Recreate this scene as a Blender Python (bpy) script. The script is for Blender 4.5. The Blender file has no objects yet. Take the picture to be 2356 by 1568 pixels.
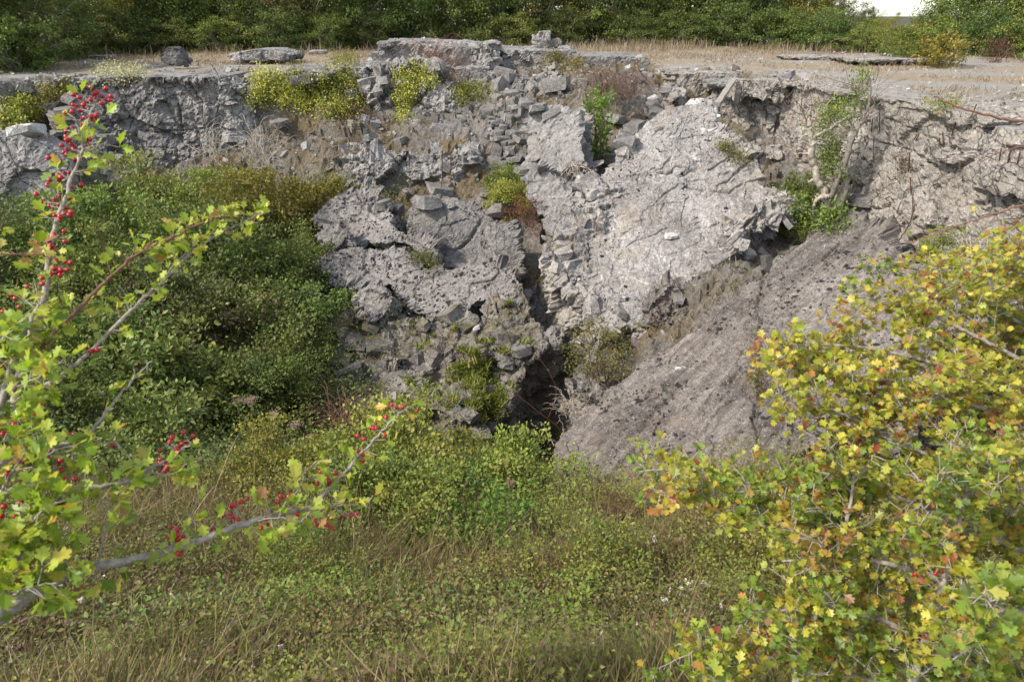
import bpy, bmesh, math, random
import numpy as np
from mathutils import Vector, Matrix
from mathutils.bvhtree import BVHTree

# ------------------------------------------------------------------ camera, sky, sun, exposure
scene = bpy.context.scene
C = scene.collection
PITCH = math.radians(25.5)
LENS = 24.0
CAMZ = 10.0
cam_data = bpy.data.cameras.new('camera')
cam_data.lens = LENS; cam_data.sensor_width = 36.0
cam_data.clip_start = 0.05; cam_data.clip_end = 2000.0
cam_data.dof.use_dof = True
cam_data.dof.focus_distance = 16.0
cam_data.dof.aperture_fstop = 8.0
cam = bpy.data.objects.new('camera', cam_data); C.objects.link(cam)
cam.location = (0, 0, CAMZ); cam.rotation_euler = (math.pi/2 - PITCH, 0, 0)
scene.camera = cam

SUN_DIR = Vector((-0.74, -0.40, 0.86)).normalized()      # towards the sun, high on the left
world = bpy.data.worlds.new("World"); scene.world = world; world.use_nodes = True
wn = world.node_tree.nodes; wl = world.node_tree.links
sky = wn.new('ShaderNodeTexSky'); sky.sky_type = 'NISHITA'; sky.sun_disc = False
sky.sun_elevation = math.asin(SUN_DIR.z)
sky.sun_rotation = math.atan2(SUN_DIR.x, SUN_DIR.y)
sky.air_density = 1.0; sky.dust_density = 1.0; sky.ozone_density = 0.7
hsv = wn.new('ShaderNodeHueSaturation'); hsv.inputs['Saturation'].default_value = .55          # thin high haze
wl.new(sky.outputs[0], hsv.inputs['Color']); wl.new(hsv.outputs[0], wn['Background'].inputs[0]); wn['Background'].inputs[1].default_value = 0.15
sun_data = bpy.data.lights.new('sun', 'SUN'); sun_data.energy = 2.35; sun_data.angle = math.radians(4.0)
sun_data.color = (1.0, 0.93, 0.82)
sun = bpy.data.objects.new('sun', sun_data); C.objects.link(sun)
sun.rotation_euler = SUN_DIR.to_track_quat('Z', 'Y').to_euler()
scene.view_settings.view_transform = 'Standard'; scene.view_settings.look = 'None'
scene.view_settings.exposure = 1.25; scene.view_settings.gamma = 1.0
scene.cycles.max_bounces = 6; scene.cycles.diffuse_bounces = 3; scene.cycles.glossy_bounces = 2
scene.cycles.transmission_bounces = 3; scene.cycles.transparent_max_bounces = 4
scene.cycles.use_denoising = True

# ------------------------------------------------------------------ photo-pixel helpers (2356 x 1568 frame)
SP, CP = math.sin(PITCH), math.cos(PITCH)
FPX = 2356 * LENS / 36.0
def ray(px, py):
    dx = (px - 1178) / FPX; dy = (784 - py) / FPX
    return np.array([dx, CP + dy*SP, -SP + dy*CP])
def at(px, py, Y):
    d = ray(px, py); return np.array([0, 0, CAMZ]) + d * (Y / d[1])
def atz(px, py, z):
    d = ray(px, py); return np.array([0, 0, CAMZ]) + d * ((z - CAMZ) / d[2])
def att(px, py, t):
    return np.array([0, 0, CAMZ]) + ray(px, py) * t
def onplane(px, py, p0, n):
    d = ray(px, py); o = np.array([0, 0, CAMZ]); n = np.asarray(n, float)
    return o + d * (np.dot(p0 - o, n) / np.dot(d, n))
def Z1(x, y): return (690 + x*.2685, 373.9 + y*.2685)
def Z2(x, y): return (1207.9 + x*.2685, 172.6 + y*.2685)

# ------------------------------------------------------------------ vectorised noise
def _h(ix, iy, iz, s):
    n = (ix.astype(np.int64)*374761393 + iy.astype(np.int64)*668265263 + iz.astype(np.int64)*2147483647 + s*974711) & 0xffffffff
    n = ((n ^ (n >> 13)) * 1274126177) & 0xffffffff
    n = ((n ^ (n >> 16)) * 2246822519) & 0xffffffff
    return ((n ^ (n >> 15)) & 0xffffff) / float(0xffffff)
def vnoise(P, s=0):
    i = np.floor(P).astype(np.int64); f = P - i; u = f*f*(3-2*f); r = 0
    for a in (0, 1):
        wx = u[:, 0] if a else 1-u[:, 0]
        for b in (0, 1):
            wy = u[:, 1] if b else 1-u[:, 1]
            for c in (0, 1):
                wz = u[:, 2] if c else 1-u[:, 2]
                r = r + wx*wy*wz*_h(i[:, 0]+a, i[:, 1]+b, i[:, 2]+c, s)
    return r*2-1
def fbm(P, s=0, octv=4, g=.5):
    r = 0; a = 1; t = 0
    for k in range(octv):
        r = r + a*vnoise(P*(2**k) + 17.3*k, s+k); t += a; a *= g
    return r/t
def worley(P, s=0):
    i = np.floor(P).astype(np.int64); n = len(P)
    F1 = np.full(n, 9.); F2 = np.full(n, 9.); R = np.zeros(n); T = np.zeros(n)
    for a in (-1, 0, 1):
        for b in (-1, 0, 1):
            for c in (-1, 0, 1):
                j = i + np.array([a, b, c])
                q = np.stack([_h(j[:, 0], j[:, 1], j[:, 2], s+k) for k in (1, 2, 3)], 1) + j
                d = np.sqrt(((q-P)**2).sum(1))
                m = d < F1
                w = np.stack([_h(j[:, 0], j[:, 1], j[:, 2], s+k) for k in (5, 6, 7)], 1)-.5
                T = np.where(m, ((P-q)*w).sum(1)*2, T)
                F2 = np.where(m, F1, np.minimum(F2, d)); R = np.where(m, _h(j[:, 0], j[:, 1], j[:, 2], s+4), R)
                F1 = np.where(m, d, F1)
    return F1, F2, R, T

# ------------------------------------------------------------------ mesh helpers
def mesh_from(name, V, F, mat=None, col=None, smooth=False):
    """V (n,3); F (m,k) array of equal-size faces; col (n,3) per-vertex colour."""
    me = bpy.data.meshes.new(name)
    F = np.asarray(F, np.int32); V = np.asarray(V, np.float32); m, k = F.shape
    me.vertices.add(len(V)); me.vertices.foreach_set('co', V.ravel())
    me.loops.add(m*k); me.loops.foreach_set('vertex_index', F.ravel())
    me.polygons.add(m); me.polygons.foreach_set('loop_start', np.arange(0, m*k, k, dtype=np.int32))
    me.polygons.foreach_set('loop_total', np.full(m, k, np.int32))
    me.polygons.foreach_set('use_smooth', np.full(m, bool(smooth)))
    if col is not None:
        a = me.attributes.new('col', 'FLOAT_COLOR', 'POINT')
        cc = np.ones((len(V), 4), np.float32); cc[:, :3] = col
        a.data.foreach_set('color', cc.ravel())
    if mat: me.materials.append(mat)
    me.update(); me.validate()
    return me
def obj(name, me, parent=None):
    o = bpy.data.objects.new(name, me); C.objects.link(o)
    if parent is not None:
        o.parent = parent; o.matrix_parent_inverse = Matrix.Translation(-parent.location) if parent.type == 'EMPTY' and parent.parent is None else Matrix()
    return o
def tag(o, label=None, cat=None, group=None, kind=None):
    if label: o['label'] = label
    if cat: o['category'] = cat
    if group: o['group'] = group
    if kind or cat: o['kind'] = kind or 'thing'
    return o
def empty(name, loc, label, cat, group=None):
    o = bpy.data.objects.new(name, None); C.objects.link(o); o.location = loc
    o.empty_display_size = .2
    return tag(o, label, cat, group)
def copy_tree(o, parent=None):
    c = o.copy(); C.objects.link(c); c.parent = parent
    for ch in list(o.children): copy_tree(ch, c)
    return c

# ------------------------------------------------------------------ materials
def newmat(name):
    m = bpy.data.materials.new(name); m.use_nodes = True
    nt = m.node_tree; nt.nodes.clear()
    out = nt.nodes.new('ShaderNodeOutputMaterial')
    return m, nt, out
class N:
    def __init__(s, nt): s.nt = nt
    def n(s, t, **k):
        x = s.nt.nodes.new(t)
        for a, b in k.items(): setattr(x, a, b)
        return x
    def l(s, a, b): s.nt.links.new(a, b)
    def noise(s, v, scale, detail=6, rough=.55, dist=0):
        x = s.n('ShaderNodeTexNoise'); x.inputs['Scale'].default_value = scale; x.inputs['Detail'].default_value = detail
        x.inputs['Roughness'].default_value = rough; x.inputs['Distortion'].default_value = dist; s.l(v, x.inputs['Vector']); return x.outputs[0]
    def vor(s, v, scale, feat='F1'):
        x = s.n('ShaderNodeTexVoronoi'); x.feature = feat; x.inputs['Scale'].default_value = scale; s.l(v, x.inputs['Vector']); return x
    def ramp(s, v, a, b, c0=(0, 0, 0, 1), c1=(1, 1, 1, 1)):
        x = s.n('ShaderNodeValToRGB'); x.color_ramp.elements[0].position = a; x.color_ramp.elements[1].position = b
        x.color_ramp.elements[0].color = c0; x.color_ramp.elements[1].color = c1; s.l(v, x.inputs[0]); return x.outputs[0]
    def math(s, op, a, b=None, clamp=False):
        x = s.n('ShaderNodeMath', operation=op); x.use_clamp = clamp
        for i, v in enumerate((a, b)):
            if v is None: continue
            if isinstance(v, (int, float)): x.inputs[i].default_value = v
            else: s.l(v, x.inputs[i])
        return x.outputs[0]
    def mix(s, f, a, b, mode='MIX'):
        x = s.n('ShaderNodeMix', data_type='RGBA', blend_type=mode)
        if isinstance(f, (int, float)): x.inputs[0].default_value = f
        else: s.l(f, x.inputs[0])
        for i, v in ((6, a), (7, b)):
            if isinstance(v, (tuple, list)): x.inputs[i].default_value = (*v[:3], 1)
            else: s.l(v, x.inputs[i])
        return x.outputs[2]

def concrete(name, dark, light, lichen=.55, lichen_scale=7, chalk=.68, moss=.0, stain=.0, bump=.5, tint=(.30, .22, .12), speck=.5, crackle=.5, streak=None):
    """weathered war-time concrete: aggregate specks, black lichen blotches, chalk white smears, brown stains, moss on top"""
    m, nt, out = newmat(name); g = N(nt)
    v = g.n('ShaderNodeTexCoord').outputs['Object']
    n1 = g.noise(v, .55, 8, .6, .4); n2 = g.noise(v, 7, 10, .72); n3 = g.noise(v, 1.9, 8, .65, .6); n4 = g.noise(v, 28, 6, .7)
    c = g.mix(g.ramp(n1, .35, .66), dark, light)
    c = g.mix(g.ramp(n3, .42, .62), c, g.mix(.5, c, light))
    c = g.mix(.75, c, g.ramp(n2, .32, .68, (.40, .38, .36, 1), (1.4, 1.4, 1.4, 1)), 'MULTIPLY')
    c = g.mix(.55, c, g.ramp(n4, .34, .66, (.42, .40, .38, 1), (1.5, 1.5, 1.5, 1)), 'MULTIPLY')
    if stain > 0:
        c = g.mix(g.math('MULTIPLY', g.ramp(g.noise(v, .8, 9, .68, 1.0), .52, .66), stain), c, tint)
    if streak:
        d0 = Vector(streak).normalized(); e1 = d0.cross(Vector((0, 0, 1))).normalized(); e2 = d0.cross(e1); cx = g.n('ShaderNodeCombineXYZ')
        for i, (ax, k_) in enumerate(((d0, .55), (e1, 5.), (e2, 5.))):
            dt = g.n('ShaderNodeVectorMath', operation='DOT_PRODUCT'); dt.inputs[1].default_value = ax*k_; g.l(v, dt.inputs[0]); g.l(dt.outputs['Value'], cx.inputs[i])
        c = g.mix(.8, c, g.ramp(g.noise(cx.outputs[0], 1.0, 9, .68), .34, .66, (.45, .43, .41, 1), (1.5, 1.48, 1.45, 1)), 'MULTIPLY')
        c = g.mix(g.ramp(g.noise(cx.outputs[0], .7, 10, .75), .63, .71), c, (.30, .275, .25))
    # chalk smears
    ch = g.math('MULTIPLY', g.ramp(g.noise(v, 1.3, 10, .75, .8), chalk-.02, chalk+.05), .85)
    c = g.mix(ch, c, (.62, .60, .57))
    # pale aggregate
    vo = g.vor(v, 24); sp = g.math('MULTIPLY', g.math('LESS_THAN', vo.outputs['Distance'], .2), g.math('GREATER_THAN', g.noise(v, 9, 3), .53))
    c = g.mix(g.math('MULTIPLY', sp, speck), c, (.6, .58, .54))
    # thin dark fracture lines drawn in the colour and bump
    crk = None
    for S, Wd, A1, B1, sd in ((.9, .018, .42, .52, 0), (2.7, .035, .50, .58, 5.3), (6.5, .06, .54, .60, 9.1)):
        wd = g.n('ShaderNodeVectorMath', operation='ADD'); nz2 = g.n('ShaderNodeTexNoise'); nz2.inputs['Scale'].default_value = S*1.7; nz2.inputs['Detail'].default_value = 5
        g.l(v, nz2.inputs['Vector']); sc2 = g.n('ShaderNodeVectorMath', operation='SCALE'); sc2.inputs[3].default_value = .45/S
        g.l(nz2.outputs['Color'], sc2.inputs[0]); g.l(v, wd.inputs[0]); g.l(sc2.outputs[0], wd.inputs[1])
        ve = g.vor(wd.outputs[0], S, 'DISTANCE_TO_EDGE'); off = g.n('ShaderNodeVectorMath', operation='ADD'); off.inputs[1].default_value = (sd, sd, sd); g.l(v, off.inputs[0])
        ln = g.math('MULTIPLY', g.ramp(ve.outputs['Distance'], .002, Wd, (1, 1, 1, 1), (0, 0, 0, 1)), g.ramp(g.noise(off.outputs[0], S*.45, 4), A1+.10*(1-crackle), B1+.10*(1-crackle)))
        crk = ln if crk is None else g.math('MAXIMUM', crk, ln)
    c = g.mix(g.math('MULTIPLY', crk, min(1, crackle)), c, (.045, .038, .032))
    # dark pits
    vp = g.vor(v, 34); pit = g.math('MULTIPLY', g.math('LESS_THAN', vp.outputs['Distance'], .22), g.math('GREATER_THAN', g.noise(v, 3.5, 5, .7), .54))
    c = g.mix(g.math('MULTIPLY', pit, .75), c, (.05, .044, .04))
    # black lichen blotches in colonies
    if lichen > 0:
        wv = g.n('ShaderNodeVectorMath', operation='ADD'); nz = g.n('ShaderNodeTexNoise'); nz.inputs['Scale'].default_value = 9; nz.inputs['Detail'].default_value = 4
        g.l(v, nz.inputs['Vector']); sc = g.n('ShaderNodeVectorMath', operation='SCALE'); sc.inputs[3].default_value = .16
        g.l(nz.outputs['Color'], sc.inputs[0]); g.l(v, wv.inputs[0]); g.l(sc.outputs[0], wv.inputs[1])
        colony = g.math('MULTIPLY', g.ramp(g.noise(v, .7, 4, .6, .3), 1.05-lichen-.08, 1.05-lichen+.10), g.ramp(g.noise(v, 3.2, 4, .6), .30, .52))
        for S, T in ((lichen_scale, .50), (lichen_scale*2.1, .50)):
            vo = g.vor(wv.outputs[0], S)
            rnd = g.n('ShaderNodeSeparateColor'); g.l(vo.outputs['Color'], rnd.inputs[0])
            size = g.math('MULTIPLY', g.math('MULTIPLY', colony, rnd.outputs[0]), T)
            c = g.mix(g.math('LESS_THAN', vo.outputs['Distance'], size), c, (.022, .019, .018))
    if moss > 0:
        geo = g.n('ShaderNodeNewGeometry'); sx = g.n('ShaderNodeSeparateXYZ'); g.l(geo.outputs['Normal'], sx.inputs[0])
        up = g.ramp(sx.outputs[2], .35, .8)
        mo = g.math('MULTIPLY', g.math('MULTIPLY', up, g.ramp(g.noise(v, 1.4, 9, .7), .62-.25*moss, .72-.2*moss)), .85)
        c = g.mix(mo, c, g.mix(g.ramp(n2, .4, .6), (.085, .085, .03), (.14, .10, .055)))
    p = g.n('ShaderNodeBsdfPrincipled'); p.inputs['Roughness'].default_value = .92
    p.inputs['Specular IOR Level'].default_value = .25
    g.l(c, p.inputs['Base Color'])
    h = g.math('ADD', g.math('MULTIPLY', g.noise(v, 5, 12, .7), 1.0), g.math('MULTIPLY', g.vor(v, 20).outputs['Distance'], .18))
    h = g.math('SUBTRACT', h, g.math('MULTIPLY', crk, .35*crackle))
    b = g.n('ShaderNodeBump'); b.inputs['Strength'].default_value = bump; b.inputs['Distance'].default_value = .11
    g.l(h, b.inputs['Height']); g.l(b.outputs[0], p.inputs['Normal']); g.l(p.outputs[0], out.inputs[0])
    return m

def leafmat(name, trans=.35, rough=.5, hue_var=.0, val_var=.0, spec=.3):
    m, nt, out = newmat(name); g = N(nt)
    a = g.n('ShaderNodeAttribute', attribute_name='col')
    c = a.outputs['Color']
    if val_var or hue_var:
        oi = g.n('ShaderNodeObjectInfo'); hs = g.n('ShaderNodeHueSaturation')
        g.l(g.math('ADD', g.math('MULTIPLY', oi.outputs['Random'], hue_var), .5-hue_var/2), hs.inputs['Hue'])
        r2 = g.math('FRACT', g.math('MULTIPLY', oi.outputs['Random'], 7.31))
        g.l(g.math('ADD', g.math('MULTIPLY', r2, val_var), 1-val_var/2), hs.inputs['Value']); g.l(c, hs.inputs['Color'])
        c = hs.outputs[0]
    p = g.n('ShaderNodeBsdfPrincipled'); p.inputs['Roughness'].default_value = rough; p.inputs['Specular IOR Level'].default_value = spec
    g.l(c, p.inputs['Base Color'])
    t = g.n('ShaderNodeBsdfTranslucent'); g.l(g.mix(.35, c, (.9, .95, .25), 'MULTIPLY'), t.inputs[0])
    mx = g.n('ShaderNodeMixShader'); mx.inputs[0].default_value = trans
    g.l(p.outputs[0], mx.inputs[1]); g.l(t.outputs[0], mx.inputs[2]); g.l(mx.outputs[0], out.inputs[0])
    return m

def plain(name, col, rough=.8, var=.35, scale=12, spec=.3, col2=None, bump=.3):
    m, nt, out = newmat(name); g = N(nt)
    v = g.n('ShaderNodeTexCoord').outputs['Object']
    n = g.noise(v, scale, 8, .65)
    c2 = col2 or tuple(x*(1-var) for x in col)
    c = g.mix(g.ramp(n, .35, .65), c2, col)
    p = g.n('ShaderNodeBsdfPrincipled'); p.inputs['Roughness'].default_value = rough; p.inputs['Specular IOR Level'].default_value = spec
    g.l(c, p.inputs['Base Color'])
    if bump:
        b = g.n('ShaderNodeBump'); b.inputs['Strength'].default_value = bump; b.inputs['Distance'].default_value = .01
        g.l(n, b.inputs['Height']); g.l(b.outputs[0], p.inputs['Normal'])
    g.l(p.outputs[0], out.inputs[0]); return m

M = {}
M['pale'] = concrete('pale_concrete', (0.155, 0.142, 0.132), (0.34, 0.318, 0.296), lichen=.50, chalk=.62, stain=.5, tint=(.30, .24, .155), lichen_scale=6, crackle=.4)
M['slab'] = concrete('brown_grey_concrete', (0.095, 0.082, 0.073), (0.185, 0.165, 0.148), lichen=.60, chalk=.66, stain=.4, tint=(.16, .125, .09), speck=.5, crackle=.4, bump=.4, streak=(-6.55, -5.3, -3.45))
M['lichen'] = concrete('lichen_concrete', (0.135, 0.124, 0.115), (0.25, 0.232, 0.216), lichen=.74, lichen_scale=6.5, chalk=.68, crackle=.5, bump=.35)
M['grey'] = concrete('blue_grey_concrete', (0.162, 0.153, 0.144), (0.323, 0.305, 0.283), lichen=.0, chalk=.66, moss=.0, stain=.25, tint=(.17, .14, .11), bump=.6, speck=.3, crackle=1)
M['dark'] = concrete('dark_concrete', (0.072, 0.071, 0.075), (0.170, 0.162, 0.157), lichen=.4, chalk=.70, moss=.3, bump=.8, speck=.3, crackle=0.9)
M['mossy'] = concrete('mossy_concrete', (0.125, 0.113, 0.10), (0.27, 0.25, 0.225), lichen=.55, chalk=.64, moss=.75, stain=.7, tint=(.13, .095, .06), bump=.8, crackle=.9)
M['wall'] = concrete('warm_grey_concrete', (0.197, 0.178, 0.155), (0.316, 0.288, 0.252), lichen=.0, chalk=.64, stain=.3, tint=(.25, .19, .13), bump=.6, speck=.7, crackle=1.1)
M['stone'] = concrete('rubble_stone', (0.12, 0.112, 0.105), (0.265, 0.25, 0.232), lichen=.3, chalk=.66, moss=.2, crackle=.5)
M['smooth'] = concrete('smooth_concrete', (0.17, 0.162, 0.155), (0.285, 0.272, 0.26), lichen=.42, chalk=.66, stain=.2, bump=.25, crackle=.15, speck=.3)
M['white'] = concrete('whitish_stone', (0.400, 0.390, 0.360), (0.550, 0.540, 0.500), lichen=.0, chalk=.6)
M['bark'] = plain('grey_bark', (.24, .21, .17), .9, .5, 30)
M['deadwood'] = plain('bleached_wood', (.50, .45, .37), .85, .0, 9, col2=(.20, .155, .11))
M['beam'] = plain('grey_timber', (.30, .265, .22), .9, .4, 14)
M['twig'] = plain('brown_twig', (.17, .11, .08), .8, .4, 30)
M['hawbark'] = plain('lichened_bark', (.36, .33, .27), .85, .0, 60, col2=(.17, .13, .10), bump=.5)
M['redtwig'] = plain('reddish_twig', (.20, .10, .065), .7, .3, 30)
M['rust'] = plain('rusty_steel', (.11, .05, .03), .85, .5, 40)
M['leaf'] = leafmat('leaf', .3, .5)
M['leafvar'] = leafmat('tree_leaf', .32, .55, hue_var=.035, val_var=.5)
M['nearleaf'] = leafmat('hawthorn_leaf', .45, .42, spec=.4)
M['grass'] = leafmat('grass_blade', .25, .6)
m, nt, out = newmat('haw_berry'); g = N(nt)
p = g.n('ShaderNodeBsdfPrincipled'); p.inputs['Roughness'].default_value = .22
p.inputs['Base Color'].default_value = (.33, .008, .015, 1); p.inputs['Subsurface Weight'].default_value = .0
g.l(p.outputs[0], out.inputs[0]); M['berry'] = m

# ------------------------------------------------------------------ terrain
PLAT = 8.0
ctrl = []      # (x, y, z)
def cp(px, py, Y): ctrl.append(at(px, py, Y))
for t in [(0,1568,2.6),(600,1568,2.45),(1178,1568,2.4),(1760,1568,2.4),(2356,1568,2.4),(0,1300,4.6),(600,1300,4.9),(1178,1300,5.0),(1760,1300,4.9),
          (2356,1300,4.4),(1178,1200,6.8),(700,1200,6.6),(1178,1100,9.6),(900,1120,9.0),(700,1050,11),(1270,1170,8.2),(1600,1160,6.9),(1800,1090,6.9),
          (1220,530,21),(1180,430,23),(1160,350,24.5),(1100,250,27),(1230,205,28.5),(1000,320,25),(700,300,26),
          (640,200,27),(700,390,24),(900,450,22.6),(1080,450,22.6),(900,352,24.2),(1050,345,24.2),(750,345,24.2),(350,415,24.4),(150,350,24),(60,310,24.3),(60,520,18),
          (1850,510,18.6),(1400,260,25),(1480,200,26),(1400,390,22.5),(1600,635,15.2),(1730,640,14.2),(1500,800,13.6),
          (1380,860,13.6),(1700,420,21.5),(950,930,13.6),(800,870,14.4),(1000,780,15.6),(800,640,18.6),(1050,560,20),(770,180,28),(1350,150,31),(1450,155,31),
          (930,207,29),(1080,207,29.5),(1140,207,30),(1000,200,31.6),(600,300,25.5)]:
    cp(*t)
for px, py, Y, dz in [(1990,575,15.6,-1.0),(2110,600,14.6,-1.0),(1700,800,12.0,-2.0),(1900,650,13.2,-2.0),(2000,900,10.2,-2.0),(1500,1000,10.6,-2.0),(1550,450,17.8,-1.8),(1450,600,16.6,-1.8),(1850,580,15.8,-.6)]:
    ctrl.append(at(px, py, Y)+np.array([0, 0, dz]))
for px, py, Y, dz in [(1250,690,17.2,-.9),(1238,610,18.5,-.5)]:
    ctrl.append(at(px, py, Y)+np.array([0, 0, dz]))
# the deep cleft between the slabs
for px, py, Y, dz in [(1235,1000,13.0,-3.4),(1262,900,14.3,-3.4),(1215,1050,11.9,-2.2),(1275,820,15.3,-2.0),(1290,960,13.2,-3.0),(1200,985,13.2,-2.6)]:
    p = at(px, py, Y); ctrl.append(p + np.array([0, 0, dz]))
for p in [(-8,16,2.6),(-8,12,2.3),(-12,14,4),(-14,20,4.5),(-4.5,12,2.0),(-10,8,5),(-6,8,4),(-11,20,3.6),(-7,20,3.0),(-4.5,17,2.6),(-16,22,6.5),(-15,10,7.6),(-12,4,7.9),
          (-5,0,8.2),(0,0,8.3),(0,-1,8.4),(5,0,8.2),(0,1.2,7.75),(-2,1.2,7.75),(2,1.2,7.75),(9,7,6.3),(7,5.5,5.6),(11,11,6.2),(10,3,7.6),(12,8,7.8)]:
    ctrl.append(np.array(p, float))
ctrl = np.array(ctrl)
_n = len(ctrl)
D = np.sqrt(((ctrl[:, None, :2]-ctrl[None, :, :2])**2).sum(2))
A_ = np.zeros((_n+3, _n+3)); A_[:_n, :_n] = -D - np.eye(_n)*.02*-1
A_[:_n, _n] = 1; A_[:_n, _n+1:] = ctrl[:, :2]; A_[_n, :_n] = 1; A_[_n+1:, :_n] = ctrl[:, :2].T
W_ = np.linalg.solve(A_, np.concatenate([ctrl[:, 2], [0, 0, 0]]))
def rbf(x, y):
    r = np.zeros(len(x))
    for k in range(_n):
        r += W_[k] * -np.sqrt((x-ctrl[k, 0])**2 + (y-ctrl[k, 1])**2)
    return r + W_[_n] + W_[_n+1]*x + W_[_n+2]*y

def e(px, py, dy=0.0):
    p = atz(px, py, PLAT); return (p[0], p[1]+dy)
w0 = np.array([8.8, 24.5]); w1 = np.array([10.3, 14.2])
crater = [e(-40,190,1.2), e(130,175,.6), e(180,178,1.4), e(510,177,1.4), e(560,178,.8), e(660,166), e(760,158,.5)]
crater += [(at(860,120,33)[0], 33.2), (at(1140,120,33)[0], 33.2), (at(1150,120,36)[0], 36), (at(1320,120,36)[0], 36), e(1400,142), e(1500,150), (at(1545,160,28)[0], 28.0),
           (at(1700,160,28)[0], 28.0), (10.2, 26.2), (10.2, 24.5), (11.7, 14.2), (12.4, 9), (12, 3), (9.5, -1.2), (-9, -1.2), (-16, 3), (-17.5, 12), (-19, 20)]
crater = np.array(crater)
def sdist(x, y, poly):
    d = np.full(len(x), 1e9); inside = np.zeros(len(x), bool); n = len(poly)
    for k in range(n):
        a = poly[k]; b = poly[(k+1) % n]; ab = b-a
        t = np.clip(((x-a[0])*ab[0]+(y-a[1])*ab[1])/(ab@ab), 0, 1)
        d = np.minimum(d, np.hypot(x-a[0]-t*ab[0], y-a[1]-t*ab[1]))
        c = ((a[1] > y) != (b[1] > y)) & (x < (b[0]-a[0])*(y-a[1])/((b[1]-a[1]) if b[1] != a[1] else 1e-9)+a[0])
        inside ^= c
    return np.where(inside, d, -d)
def smooth(a, b, x):
    t = np.clip((x-a)/(b-a), 0, 1); return t*t*(3-2*t)
def base_height(x, y):
    s = sdist(x, y, crater) + .25*fbm(np.stack([x*.9, y*.9, x*0], 1), 5, 3)
    near = smooth(6, 2, y)                                  # the near rim is a soft grassy shoulder
    k = smooth(0, .9 + 3*near, s)
    zp = PLAT + .06*fbm(np.stack([x*.4, y*.4, x*0], 1), 3, 3) + smooth(44, 60, y)*.5
    zi = rbf(x, y)
    zi = np.where(y > 3, np.minimum(zi, PLAT), zi)
    return zp*(1-k) + zi*k, s
def masks(x, y, s):
    """rubble 0..1, meadow 0..1"""
    q = np.stack([x, y, x*0], 1)
    mead = smooth(11.6, 10.0, y + 1.0*fbm(q*.5, 9, 3) + .10*x) * (s > -1)
    mead = np.maximum(mead, smooth(-3.2, -4.2, x + .4*y*0 + .8*fbm(q*.4, 11, 3)) * smooth(23.5, 21.5, y) * (s > -1))
    return np.clip(mead, 0, 1)
def axis(a, b, step, far_a, far_b):
    r = list(np.arange(a, b, step)); k = step; x = b
    while x < far_b: r.append(x); k *= 1.18; x += k
    r.append(far_b); k = step; x = a-step; l = []
    while x > far_a: l.append(x); k *= 1.18; x -= k
    l.append(far_a); return np.array(l[::-1]+r)
xs = axis(-20, 15, .075, -500, 500); ys = axis(1.5, 33, .075, -300, 900)
X, Y = np.meshgrid(xs, ys); x = X.ravel(); y = Y.ravel()
z, s = base_height(x, y)
mead = masks(x, y, s)
inpit = smooth(-.3, .4, s)
rub = inpit*(1-mead)
Pn = np.stack([x, y, z], 1)
w = fbm(Pn*1.1, 21, 3)[:, None]*.35
F1, F2, R, T = worley((Pn+w)*1.3, 31)
f1, f2, r2, t2 = worley((Pn+w)*4.0, 41)
z = z + rub*((R-.5)*.18 + T*.28 + (r2-.5)*.08 + t2*.10 - .04*np.exp(-((f2-f1)/.08)**2) + .25*fbm(Pn*.7, 51, 3) + .05*fbm(Pn*9, 61, 2))
z = z + mead*(.16*fbm(Pn*.8, 71, 3) + .03*fbm(Pn*5, 81, 2)) + (1-inpit)*(.015*fbm(Pn*4, 91, 3))
# cracks and steps in the concrete roof plateau
pf1, pf2, pr, pt = worley(np.stack([x*.28, y*.28, x*0], 1), 77)
z = z + (1-inpit)*smooth(60, 50, y)*((pr-.5)*.16 - .05*np.exp(-((pf2-pf1)/.012)**2)*(y < 40))
col = np.zeros((len(x), 3))
soil = np.array([.10, .078, .05]); grav = np.array([.165, .15, .135]); dry = np.array([.24, .19, .13]); road = np.array([.245, .225, .20]); forest = np.array([.06, .055, .03])
n = (fbm(Pn*.9, 101, 5)*.5+.5)[:, None]; n = np.clip((n-.38)*4.0, 0, 1)
herb = np.array([.125, .095, .055])
c_r = grav*(1-n) + herb*n
npt = np.clip(((fbm(Pn*np.array([.35, .35, 0]), 111, 4)*.5+.5)[:, None]-.42)*5 + smooth(30, 44, y)[:, None]*1.2 - (x > 8)[:, None]*smooth(30, 20, y)[:, None]*.6, 0, 1)
c_p = road*(1-npt) + dry*npt
c_m = soil*(1-n*.4) + np.array([.14, .11, .06])*n*.4
col = c_p*(1-inpit[:, None]) + inpit[:, None]*(c_r*(1-mead[:, None]) + c_m*mead[:, None])
fo = smooth(45, 52, y)[:, None]*np.ones(3); col = col*(1-fo) + forest*fo
nx, ny = len(xs), len(ys)
I = np.arange(nx*ny).reshape(ny, nx)
Fq = np.stack([I[:-1, :-1], I[:-1, 1:], I[1:, 1:], I[1:, :-1]], 2).reshape(-1, 4)
m, nt, out = newmat('ground'); g = N(nt)
v = g.n('ShaderNodeTexCoord').outputs['Object']; a = g.n('ShaderNodeAttribute', attribute_name='col').outputs['Color']
c = g.mix(.8, a, g.ramp(g.noise(v, 9, 10, .75), .3, .7, (.45, .43, .4, 1), (1.45, 1.45, 1.45, 1)), 'MULTIPLY')
c = g.mix(.5, c, g.ramp(g.noise(v, 40, 4, .7), .3, .7, (.5, .5, .5, 1), (1.5, 1.5, 1.5, 1)), 'MULTIPLY')
vo = g.vor(v, 22); sp = g.math('MULTIPLY', g.math('LESS_THAN', vo.outputs['Distance'], .2), g.math('GREATER_THAN', g.noise(v, 1.2, 4), .5))
c = g.mix(g.math('MULTIPLY', sp, .6), c, (.5, .48, .44))
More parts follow.
